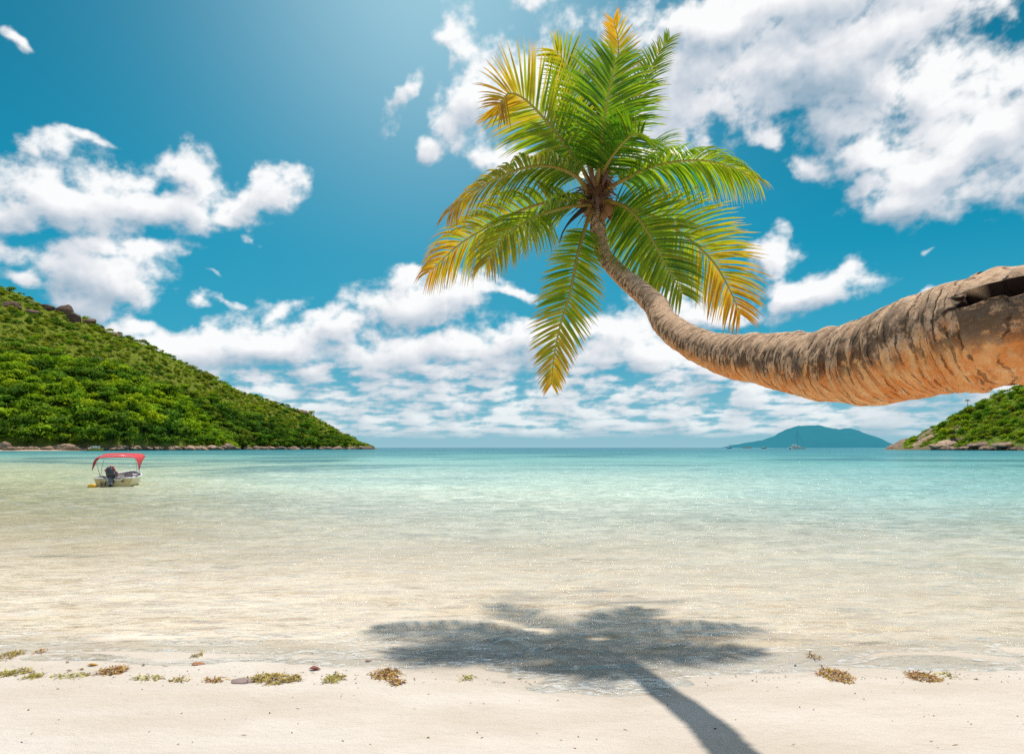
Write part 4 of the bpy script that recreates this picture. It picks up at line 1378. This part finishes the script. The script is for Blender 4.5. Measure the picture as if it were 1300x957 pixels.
# ------------------------------------------------------------------ motor boat
M_HULL = simple_mat('cream_hull', (.62, .50, .24), .35, var=.12, scale=3, coat=.3)
M_RIM = simple_mat('white_rim', (.80, .79, .76), .35, scale=5)
M_DECK = simple_mat('boat_deck', (.30, .26, .25), .7, scale=5)
M_RED = simple_mat('red_canvas', (.60, .045, .05), .75, var=.12, scale=4, bump=.25)
M_MOTOR = simple_mat('motor_cowl', (.045, .045, .055), .3, scale=5, coat=.4)
M_GREY = simple_mat('motor_leg', (.16, .18, .21), .4, scale=5)
M_STRIPE = simple_mat('red_stripe', (.72, .05, .07), .4)
M_STEEL = simple_mat('steel_tube', (.75, .75, .76), .25, metal=.6)
M_SEAT = simple_mat('white_seat', (.72, .68, .64), .6, scale=6)
M_YEL = simple_mat('yellow_float', (.72, .42, .03), .4, scale=6)
M_BLACK = simple_mat('black_plastic', (.02, .02, .022), .5)
M_GLASS = simple_mat('dark_glass', (.03, .04, .05), .15, spec=.8)


def loft_hull(L, beam, free, draft, rise, n=26, flare=.82):
    """returns outer shell (stations x section), from transom y=0 to bow y=L"""
    V = []
    for i in range(n):
        t = i / (n - 1)
        b = beam / 2 * (1 - max(0, (t - .25) / .75) ** 2.3) + .015
        b *= (.94 + .06 * min(1, t / .25))
        sh = free + rise * t ** 2
        k = -draft * (1 - max(0, (t - .55) / .45) ** 2.2) + (sh * .55) * max(0, (t - .8) / .2) ** 2
        ch = (k * .35 + .04) + .22 * t ** 2 * free
        sec = [(0, k), (b * flare * .55, k * .65 + ch * .35), (b * flare, ch), (b * (flare + (1 - flare) * .55), ch + (sh - ch) * .5), (b, sh)]
        full = [(-x, z) for x, z in sec[::-1]] + sec[1:]
        V.append([(x, t * L, z) for x, z in full])
    return np.array(V)


def build_boat():
    at = P(144, 618.2, 33.9)
    root = empty('motor_boat', (at.x, at.y, 0.0), math.radians(19))
    root.scale = (.88, .90, .94)
    tag(root, 'small cream motorboat with red sun canopy and outboard anchored off the left shore', 'boat')
    L, beam, free = 5.3, 2.05, .46
    V = loft_hull(L, beam, free, .22, .24)
    n, m = V.shape[:2]
    idx = np.arange(n * m).reshape(n, m)
    f = [tuple(q) for q in np.stack([idx[:-1, :-1], idx[:-1, 1:], idx[1:, 1:], idx[1:, :-1]], -1).reshape(-1, 4)]
    f.append(tuple(idx[0]))
    mesh_obj('hull', V.reshape(-1, 3), f, M_HULL, root, False)
    # gunwale rim follows the sheer, inner side and well floor
    rim = MB()
    for sgn, col in ((0, 0), (1, m - 1)):
        rim.tube(V[:, col] + np.array([0, 0, .012]), .048, 8)
    rim.tube([V[0, 0] + np.array([0, 0, .012]), (-.55, 0, free + .012)], .045, 8); rim.tube([V[0, -1] + np.array([0, 0, .012]), (.45, 0, free + .012)], .045, 8)
    rim.tube([(-.55, 0, free + .012), (-.48, 0.02, free - .08), (.38, 0.02, free - .08), (.45, 0, free + .012)], .04, 8)
    rim.build('gunwale', M_RIM, root, True)
    dk = MB()
    inner = V.copy(); inner[:, :, 0] *= .90
    fl = []
    for i in range(n):
        b = abs(inner[i, -1, 0]); z = inner[i, -1, 2]; y = inner[i, 0, 1] * .985 + .03
        zf = .12 + (.30 if i > n * .72 else 0)
        fl.append([(-b, y, z - .005), (-b * .9, y, zf), (b * .9, y, zf), (b, y, z - .005)])
    fl = np.array(fl); id2 = np.arange(n * 4).reshape(n, 4)
    dk.add(fl.reshape(-1, 3), [tuple(q) for q in np.stack([id2[:-1, :-1], id2[1:, :-1], id2[1:, 1:], id2[:-1, 1:]], -1).reshape(-1, 4)])
    dk.add(fl[0], [(0, 1, 2, 3)])
    dk.build('deck', M_DECK, root)
    for (y, w) in ((1.15, 1.5), (2.55, 1.5)):
        bevel_box('seat', (w, .38, .10), (0, y, .42), M_SEAT, root, .03)
    bevel_box('console', (.42, .30, .55), (.38, 2.0, .44), M_SEAT, root, .05)
    c = bevel_box('cushion', (.55, .45, .12), (.32, 3.6, .52), M_SEAT, root, .05)
    b2 = bevel_box('backrest', (.5, .12, .34), (-.35, 1.62, .62), M_SEAT, root, .05, (-.2, 0, 0))
    # canopy: arched cloth with flaps deeper at the stern end
    nx, ny = 33, 14
    X = np.linspace(-1, 1, nx); Yc = np.linspace(.55, 2.5, ny)
    cv = []
    for y in Yc:
        q = (y - .55) / 1.95
        drop = .58 * (1 - q) ** 1.6 + .12 + .18 * max(0, q - .8)
        for x in X:
            a = abs(x)
            e = max(0, (a - .72) / .28)
            xx = math.copysign(min(a, .72) * 1.26 + .30 * math.sin(min(1, e) * PI / 2) ** .9, x)
            z = 1.63 + .15 * q - .05 * a ** 2 - drop * (1 - math.cos(min(1, e) * PI / 2)) * 1.0 - .03 * math.cos(q * 2 * PI * 1.5) * (1 - e)
            cv.append((xx, y, z))
    id3 = np.arange(nx * ny).reshape(ny, nx)
    cf = np.stack([id3[:-1, :-1], id3[:-1, 1:], id3[1:, 1:], id3[1:, :-1]], -1).reshape(-1, 4)
    co = mesh_obj('canopy', cv, cf, M_RED, root, True)
    md = co.modifiers.new('thickness', 'SOLIDIFY'); md.thickness = .02
    for sx in (-1, 1):
        for (y0, y1) in ((1.35, .62), (1.4, 2.42)):
            mb = MB(); mb.tube([(sx * .97, y0, .5), (sx * 1.02, (y0 + y1) / 2, 1.0), (sx * 1.02, y1, 1.42)], .016, 7); mb.build('canopy_pole', M_STEEL, root, True)
    for y in (.62, 1.5, 2.42):
        mb = MB(); mb.tube([(-.9, y, 1.66), (0, y, 1.70), (.9, y, 1.66)], .014, 7); mb.build('canopy_bow', M_STEEL, root, True)
    mb = MB()
    mb.tube(catmull([(-.75, 3.3, .62), (-.72, 3.4, .85), (-.4, 4.7, .98), (0, 5.15, 1.0), (.4, 4.7, .98), (.72, 3.4, .85), (.75, 3.3, .62)], 30)[0], .015, 7)
    mb.build('bow_rail', M_STEEL, root, True)
    mb = MB(); mb.tube(catmull([(0, 5.2, .68), (.15, 6.2, .22), (.3, 7.6, -.3)], 12)[0], .018, 6); mb.build('anchor_line', M_RIM, root, True)
    # outboard, tipped up
    ob = empty('outboard_motor', (-.10, -.12, .34)); ob.parent = root; ob.rotation_euler = (math.radians(-26), math.radians(-8), 0)
    bm = bmesh.new(); bmesh.ops.create_uvsphere(bm, u_segments=28, v_segments=18, radius=1)
    for v in bm.verts:
        x, y, z = v.co
        sgn = lambda t, p: math.copysign(abs(t) ** p, t)
        v.co = Vector((.23 * sgn(x, .65), .34 * sgn(y, .65) + .03 * z, .30 * sgn(z, .7) + .48))
    cw = bm_obj('cowling', bm, M_MOTOR, ob, True)
    mb = MB()
    for sx in (-1, 1):
        band = [(sx * .236, -.22 + .5 * u, .60 - .12 * u) for u in np.linspace(0, 1, 6)]
        mb.tube(band, .035, 8)
    mb.tube([(.10, -.33, .70), (.17, -.05, .755), (.15, .28, .68)], .042, 8)
    mb.build('stripe', M_STRIPE, cw, True)
    bevel_box('leg', (.17, .26, .62), (0, -.04, -.02), M_GREY, ob, .05)
    bevel_box('lower_unit', (.10, .34, .42), (0, -.05, -.50), M_BLACK, ob, .03)
    bevel_box('cavitation_plate', (.24, .42, .03), (0, -.08, -.30), M_GREY, ob, .01)
    bevel_box('clamp', (.30, .16, .26), (0, .15, .06), M_BLACK, ob, .03)
    mb = MB()
    for k in range(3):
        a = k * 2.094
        cx, cz = math.cos(a), math.sin(a)
        mb.add([(0, -.26, -.62), (.12 * cx - .05 * cz, -.28, -.62 + .12 * cz + .05 * cx), (.15 * cx, -.24, -.62 + .15 * cz), (.12 * cx + .05 * cz, -.22, -.62 + .12 * cz - .05 * cx)], [(0, 1, 2, 3)])
    mb.build('propeller', M_GREY, ob)
    # small fittings on the stern
    bevel_box('cleat', (.16, .05, .05), (.48, -.05, .30), M_BLACK, root, .015)
    mb = MB(); mb.tube([(-.62, -.04, .30), (-.60, -.10, .05), (-.60, -.10, -.15)], .02, 7); mb.tube([(-.38, -.04, .30), (-.40, -.10, .05), (-.40, -.10, -.15)], .02, 7)
    for z in (.18, .02, -.12): mb.tube([(-.61, -.10, z), (-.39, -.10, z)], .018, 7)
    mb.build('ladder', M_BLACK, root, True)
    # yellow float beside the stern: a thing of its own
    p = P(117, 618.5, 33.4)
    fl_ = empty('mooring_float', (p.x, p.y, .07), .2)
    tag(fl_, 'yellow mooring float bobbing at the stern of the red canopied boat', 'float')
    bm = bmesh.new(); bmesh.ops.create_uvsphere(bm, u_segments=24, v_segments=14, radius=1)
    for v in bm.verts: v.co = Vector((.20 * v.co.x, .14 * v.co.y, .13 * v.co.z * (1 + .1 * v.co.x)))
    bm_obj('body', bm, M_YEL, fl_, True)
    mb = MB(); mb.tube([(.19, 0, 0), (.24, 0, .02), (.26, 0, -.03)], .018, 7); mb.build('eyelet', M_BLACK, fl_, True)


build_boat()


# ------------------------------------------------------------------ far boats
def beached_boat():
    d = 424; p = P(129, 571, d)
    root = empty('cabin_boat', (p.x - 3.5, p.y - 6, .25), math.radians(-86))
    tag(root, 'small white cabin boat with yellow hull lying at the left shore', 'boat')
    V = loft_hull(8.2, 2.6, 1.0, .4, .35)
    n, m = V.shape[:2]; idx = np.arange(n * m).reshape(n, m)
    f = [tuple(q) for q in np.stack([idx[:-1, :-1], idx[:-1, 1:], idx[1:, 1:], idx[1:, :-1]], -1).reshape(-1, 4)] + [tuple(idx[0])]
    top = [(idx[i, 0], idx[i, -1], idx[i + 1, -1], idx[i + 1, 0]) for i in range(n - 1)]
    mesh_obj('hull', V.reshape(-1, 3), f + top, M_YEL, root)
    bevel_box('cabin', (2.0, 4.6, 1.35), (0, 3.2, 1.75), M_RIM, root, .12)
    for y in (1.9, 3.4, 4.7):
        for sx in (-1, 1): bevel_box('window', (.06, .8, .5), (sx * 1.0, y, 1.95), M_GLASS, root, .02)
    bevel_box('roof', (2.2, 5.0, .12), (0, 3.2, 2.50), M_RIM, root, .04)


beached_boat()


def catamaran():
    d = 900; p = P(1012, 568 + 1694 / d, d)
    root = empty('catamaran', (p.x - 9.5, p.y, 0), math.radians(-82))
    tag(root, 'white sailing catamaran with bare mast anchored before the distant island', 'boat')
    for sx in (-1, 1):
        V = loft_hull(20.5, 2.2, 2.2, .7, .6); V[:, :, 0] += sx * 4.2
        n, m = V.shape[:2]; idx = np.arange(n * m).reshape(n, m)
        f = [tuple(q) for q in np.stack([idx[:-1, :-1], idx[:-1, 1:], idx[1:, 1:], idx[1:, :-1]], -1).reshape(-1, 4)] + [tuple(idx[0])]
        f += [(idx[i, 0], idx[i, -1], idx[i + 1, -1], idx[i + 1, 0]) for i in range(n - 1)]
        mesh_obj('hull', V.reshape(-1, 3), f, M_RIM, root)
    bevel_box('bridge_deck', (9.2, 12.5, 1.0), (0, 7.2, 1.75), M_RIM, root, .3)
    bevel_box('cabin', (6.6, 8.0, 1.9), (0, 8.6, 3.15), M_RIM, root, .6)
    for sx in (-1, 1): bevel_box('window', (.1, 5.6, .7), (sx * 3.3, 8.8, 3.45), M_GLASS, root, .03)
    bevel_box('hardtop', (6.2, 4.5, .25), (0, 3.4, 4.9), M_RIM, root, .08)
    mb = MB()
    for sx in (-1, 1):
        mb.tube([(sx * 2.8, 1.6, 2), (sx * 2.8, 1.6, 4.9)], .12, 6); mb.tube([(sx * 2.8, 5.2, 2), (sx * 2.8, 5.2, 4.9)], .12, 6)
    mb.build('hardtop_post', M_STEEL, root, True)
    mb = MB(); mb.tube([(0, 10.5, 3), (0, 10.4, 14), (0, 10.3, 25.5)], [.15, .13, .08], 8)
    for z in (11, 18): mb.tube([(-1.6, 10.4, z), (1.6, 10.4, z)], .07, 6)
    ms = mb.build('mast', M_GREY, root, True)
    mb = MB(); mb.tube([(0, 10.2, 5.6), (0, 3.0, 5.9)], .25, 8); mb.build('boom', M_RIM, root, True)
    mb = MB(); mb.tube([(0, 10.3, 25.2), (0, 19.5, 2.4)], .07, 5); mb.build('forestay', M_GREY, root)
    for sx in (-1, 1):
        mb = MB(); mb.tube([(0, 10.3, 24.5), (sx * 4.9, 8.6, 2.3)], .05, 5); mb.build('shroud', M_GREY, root)


catamaran()


def far_boat(px, d, length, label, hullmat, cab, masts):
    p = P(px, 568 + 1694 / d, d)
    root = empty('sailboat' if masts else 'launch', (p.x - length / 2, p.y, 0), math.radians(-88))
    tag(root, label, 'boat')
    k = length / 10
    V = loft_hull(length, 3.0 * k, 1.5 * k, .5 * k, .5 * k)
    n, m = V.shape[:2]; idx = np.arange(n * m).reshape(n, m)
    f = [tuple(q) for q in np.stack([idx[:-1, :-1], idx[:-1, 1:], idx[1:, 1:], idx[1:, :-1]], -1).reshape(-1, 4)] + [tuple(idx[0])]
    f += [(idx[i, 0], idx[i, -1], idx[i + 1, -1], idx[i + 1, 0]) for i in range(n - 1)]
    mesh_obj('hull', V.reshape(-1, 3), f, hullmat, root)
    bevel_box('cabin', (1.9 * k, 3.4 * k, 1.5 * k), (0, length * .42, 2.1 * k), cab, root, .2 * k)
    if masts:
        for y in masts:
            mb = MB(); mb.tube([(0, y * length, 1.4 * k), (0, y * length, 12 * k)], .16 * k, 6); mb.build('mast', M_GREY, root, True)
        mb = MB(); mb.tube([(0, masts[0] * length, 12 * k), (0, length * .98, 1.8 * k)], .06 * k, 5); mb.build('forestay', M_GREY, root)
    else:
        bevel_box('windscreen', (1.7 * k, .1 * k, .7 * k), (0, length * .42 + 1.75 * k, 2.3 * k), M_GLASS, root, .02)
        mb = MB(); mb.tube([(0, length * .35, 2.8 * k), (0, length * .35, 4.6 * k)], .08 * k, 6); mb.build('mast', M_STEEL, root, True)


far_boat(926, 1500, 11, 'tiny dark sailboat left of the hazy island', M_GREY, M_RIM, (.58,))
far_boat(970, 1300, 10, 'tiny orange and white launch between the sailboat and the catamaran', simple_mat('orange_hull', (.50, .16, .06), .5), M_RIM, None)
# dark islet before the hazy island
o = rock(((948 - 650) / F * 2600, 2600, 0), (20, 10, 6.5), 'low dark rock islet at the foot of the hazy island', None, CLIFFS[1], 'rock_islet', rz=0, tilt=.05); o['category'] = 'rock'


# ------------------------------------------------------------------ drift on the sand
M_WEED = simple_mat('seaweed', (.26, .20, .035), .6, var=.5, scale=12)
M_WEED_B = simple_mat('brown_seaweed', (.20, .09, .03), .6, var=.5, scale=12)


def weed_mat(name):
    m, N, out = new_mat(name)
    a = N.attr('Col')
    p = N.node('ShaderNodeBsdfPrincipled'); N.l.new(a.outputs['Color'], p.inputs['Base Color']); p.inputs['Roughness'].default_value = .5
    t = N.node('ShaderNodeBsdfTranslucent'); N.l.new(a.outputs['Color'], t.inputs[0])
    N.l.new(N.mixs(.25, p.outputs[0], t.outputs[0]), out.inputs[0])
    return m


M_DRIFT = weed_mat('drift_weed')


def ground_at(px, py):
    y = 5.5
    for k in range(12):
        z = ground_z((px - 650) / F * y, y)
        y = (EYE - z) * F / (py - 568)
    x = (px - 650) / F * y
    return Vector((x, y, ground_z(x, y)))


def seaweed(px, py, wpx, hpx, n, cols, label, seed):
    p = ground_at(px, py)
    r = np.random.default_rng(seed)
    mb = MB()
    W = wpx / F * p.y / 2; D = max(.03, hpx / (py - 568) * p.y * .8)
    for k in range(n):
        a = r.uniform(0, 6.28); q = math.sqrt(r.uniform(0, 1))
        c = np.array([W * q * math.cos(a), D * q * math.sin(a), 0])
        c[2] = ground_z(p.x + c[0], p.y + c[1]) - p.z + .003 + (1 - q) * r.uniform(0, .022)
        th = r.uniform(0, 6.28); ln = r.uniform(.025, .085)
        d = np.array([math.cos(th), math.sin(th), r.uniform(-.05, .45)])
        s = np.array([-math.sin(th), math.cos(th), r.uniform(-.5, .5)]) * r.uniform(.0022, .006)
        bend = r.normal(0, .35)
        d2 = np.array([math.cos(th + bend), math.sin(th + bend), r.uniform(-.35, .15)])
        p1 = c + d * ln * .5; p2 = p1 + d2 * ln * .5
        p1[2] = max(p1[2], .003); p2[2] = max(p2[2], .002)
        col = np.array(cols[r.integers(len(cols))]) * r.uniform(.6, 1.35)
        mb.add([c - s, c + s, p1 + s, p1 - s, p2 + s * .3, p2 - s * .3], [(0, 1, 2, 3), (3, 2, 4, 5)], col)
        if r.random() < .3:   # air bladders / small leaflets
            e = p1 + np.array([0, 0, .004]); w_ = r.uniform(.004, .008)
            mb.add([e + (w_, 0, 0), e + (0, w_, 0), e - (w_, 0, 0), e - (0, w_, 0), e + (0, 0, w_), e - (0, 0, w_ * .5)],
                   [(0, 1, 4), (1, 2, 4), (2, 3, 4), (3, 0, 4), (1, 0, 5), (2, 1, 5), (3, 2, 5), (0, 3, 5)], col * 1.3)
    o = mb.build('seaweed_clump', M_DRIFT)
    o.location = p
    tag(o, label, 'seaweed')


OL = [(.48, .37, .05), (.34, .24, .03), (.58, .42, .08), (.20, .11, .02)]
RD = [(.50, .28, .03), (.38, .15, .02), (.55, .38, .06), (.20, .07, .02)]
GR = [(.52, .45, .07), (.40, .36, .05), (.30, .20, .04)]
W = [(8, 833, 26, 12, 160, OL, 'olive seaweed tangle at the left edge, highest of the left clumps'),
     (20, 854, 34, 7, 120, GR, 'thin olive seaweed clump on the sand just below the left edge tangle'),
     (42, 859, 24, 5, 60, GR, 'sparse green weed strands right of the thin olive clump'),
     (50, 828, 14, 3, 24, RD, 'small brown weed scrap above the yellow leaf near the left edge'),
     (88, 858, 50, 5, 70, GR, 'long thin line of green weed strands running towards the orange leaf'),
     (142, 852, 34, 8, 150, RD, 'brown and yellow seaweed clump with an orange leaf on it'),
     (190, 861, 36, 6, 60, GR, 'scattered green weed strands right of the orange leaf clump'),
     (230, 863, 24, 4, 40, OL, 'short olive weed strands at the foot of the sand left of the purple stone'),
     (272, 864, 28, 4, 50, RD, 'reddish weed strands between the olive strands and the purple stone'),
     (348, 862, 70, 9, 330, OL, 'largest olive seaweed heap with a red leaf on top'),
     (425, 862, 24, 9, 110, GR, 'yellow green seaweed tuft right of the largest heap'),
     (490, 856, 34, 10, 210, RD, 'dense rusty seaweed clump lower left of the palm shadow'),
     (504, 866, 20, 6, 60, RD, 'small orange weed scrap below the rusty clump'),
     (592, 861, 18, 4, 26, GR, 'thin yellow weed strand on the edge of the palm shadow'),
     (1060, 858, 40, 14, 240, RD, 'rusty seaweed clump on the sand right of the palm shadow'),
     (1033, 834, 10, 5, 40, RD, 'tiny brown weed scrap above the rusty clump at right'),
     (1172, 860, 40, 9, 200, RD, 'low rusty seaweed clump nearest the right edge'),
     (1205, 858, 14, 6, 24, GR, 'wispy green weed strand right of the low rusty clump'),
     (252, 832, 10, 4, 24, OL, 'tiny olive weed scrap above the pink leaf')]
for i, w in enumerate(W): seaweed(*w, seed=i + 1)


def leaf(px, py, size, col, label, rz, curl=.3, sunk=0.0):
    p = ground_at(px, py)
    mb = MB(); n = 12; rows = []
    for i in range(n + 1):
        t = i / n; w = .36 * math.sin(PI * t ** .8) ** .8 * (1 - .25 * t) if 0 < t < 1 else 0.01
        row = []
        for s in (-1, -.5, 0, .5, 1):
            row.append(((t - .5), s * w, abs(s) ** 1.5 * curl * w + .25 * curl * (t - .5) ** 2 + .02 * mnoise.noise(Vector((t * 5, s * 3, px)))))
        rows.append(row)
    v = np.array(rows).reshape(-1, 3) * size
    id_ = np.arange((n + 1) * 5).reshape(n + 1, 5)
    f = [tuple(q) for q in np.stack([id_[:-1, :-1], id_[1:, :-1], id_[1:, 1:], id_[:-1, 1:]], -1).reshape(-1, 4)]
    cc = np.array(col) * (1 + .35 * rng.normal(size=(len(v), 1)) * .5)
    mb.add(v, f, np.clip(cc, .01, 1)); mb.tube([(-.62 * size, 0, .03 * size), (-.5 * size, 0, .02 * size), (.45 * size, 0, .02 * size)], [.02 * size, .015 * size, .006 * size], 5, np.array(col) * .6)
    o = mb.build('fallen_leaf', M_DRIFT, None, True)
    o.location = p + Vector((0, 0, .006 - sunk)); o.rotation_euler = (random.uniform(-.15, .15), random.uniform(-.15, .15), rz)
    md = o.modifiers.new('thickness', 'SOLIDIFY'); md.thickness = .0012
    tag(o, label, 'leaf')


leaf(118, 845, .085, (.62, .33, .02), 'bright yellow fallen leaf at left above the weed strands', .4, .5)
leaf(151, 848, .075, (.55, .20, .06), 'orange fallen leaf lying on the brown seaweed clump', .2, .4)
leaf(252, 843, .12, (.58, .27, .13), 'pink orange fallen leaf flat on the sand left of centre', .15, .12)
leaf(400, 850, .10, (.30, .055, .02), 'glossy red brown fallen leaf alone on the sand', .1, .6)
leaf(352, 858, .06, (.45, .07, .02), 'red fallen leaf on the largest olive seaweed heap', .3, .5)
leaf(468, 839, .075, (.55, .26, .16), 'pale pink fallen leaf at the left rim of the palm shadow', .7, .3)
leaf(438, 858, .04, (.50, .26, .04), 'small tan leaf right of the yellow green tuft', .7, .4)
leaf(505, 864, .06, (.55, .22, .03), 'small orange leaf below the rusty clump', .2, .4)
leaf(86, 841, .032, (.14, .06, .03), 'tiny dark brown leaf scrap left of the yellow leaf', 1.2, .6)
leaf(88, 852, .04, (.26, .12, .07), 'small brown leaf scrap below the yellow leaf', .6, .6)
leaf(104, 850, .04, (.30, .20, .04), 'small olive leaf scrap between the brown scrap and the orange leaf', 0, .6)
leaf(182, 845, .032, (.12, .07, .03), 'tiny dark leaf scrap right of the brown seaweed clump', 0, .6)
leaf(1010, 845, .032, (.10, .05, .03), 'tiny dark leaf scrap left of the rusty clump at right', .5, .6)

# purple stone half buried beside the largest heap
M_PURP = simple_mat('purple_stone', (.30, .21, .19), .75, scale=25)
me = rock_mesh(55, M_PURP, .5)
p = ground_at(306, 865)
o = rock((p.x, p.y, p.z), (.10, .07, .05), 'purplish flat stone half buried beside the largest seaweed heap', None, me, 'beach_stone', rz=.1, tilt=.05); o['category'] = 'stone'


# broken bits of weed and shell strewn over the sand: nobody could count them
def litter():
    r = np.random.default_rng(12); mb = MB()
    for k in range(640):
        x = r.uniform(-6, 6); y = r.uniform(4.2, 6.5) if r.random() < .35 else 5.75 + r.normal(0, .14)
        z = ground_z(x, y)
        if z < .004: continue
        th = r.uniform(0, 6.28); lg = r.random() < .22; L = r.uniform(.004, .014) * (2.8 if lg else 1); w = L * (r.uniform(.06, .14) if lg else r.uniform(.15, .6))
        a = np.array([math.cos(th), math.sin(th), r.uniform(-.2, .3)]) * L; b = np.array([-math.sin(th), math.cos(th), r.uniform(-.2, .2)]) * w
        c = np.array([x, y, z + .003])
        col = [(.20, .13, .03), (.12, .06, .03), (.34, .26, .05), (.55, .38, .20), (.08, .05, .03)][r.integers(5)]
        mb.add([c - a, c - b, c + a, c + b, c + np.array([0, 0, w * .8 + .001])], [(0, 1, 4), (1, 2, 4), (2, 3, 4), (3, 0, 4)], col)
    o = mb.build('beach_litter', M_DRIFT)
    tag(o, 'tiny broken bits of weed and shell strewn across the sand', None, None, 'stuff')


litter()
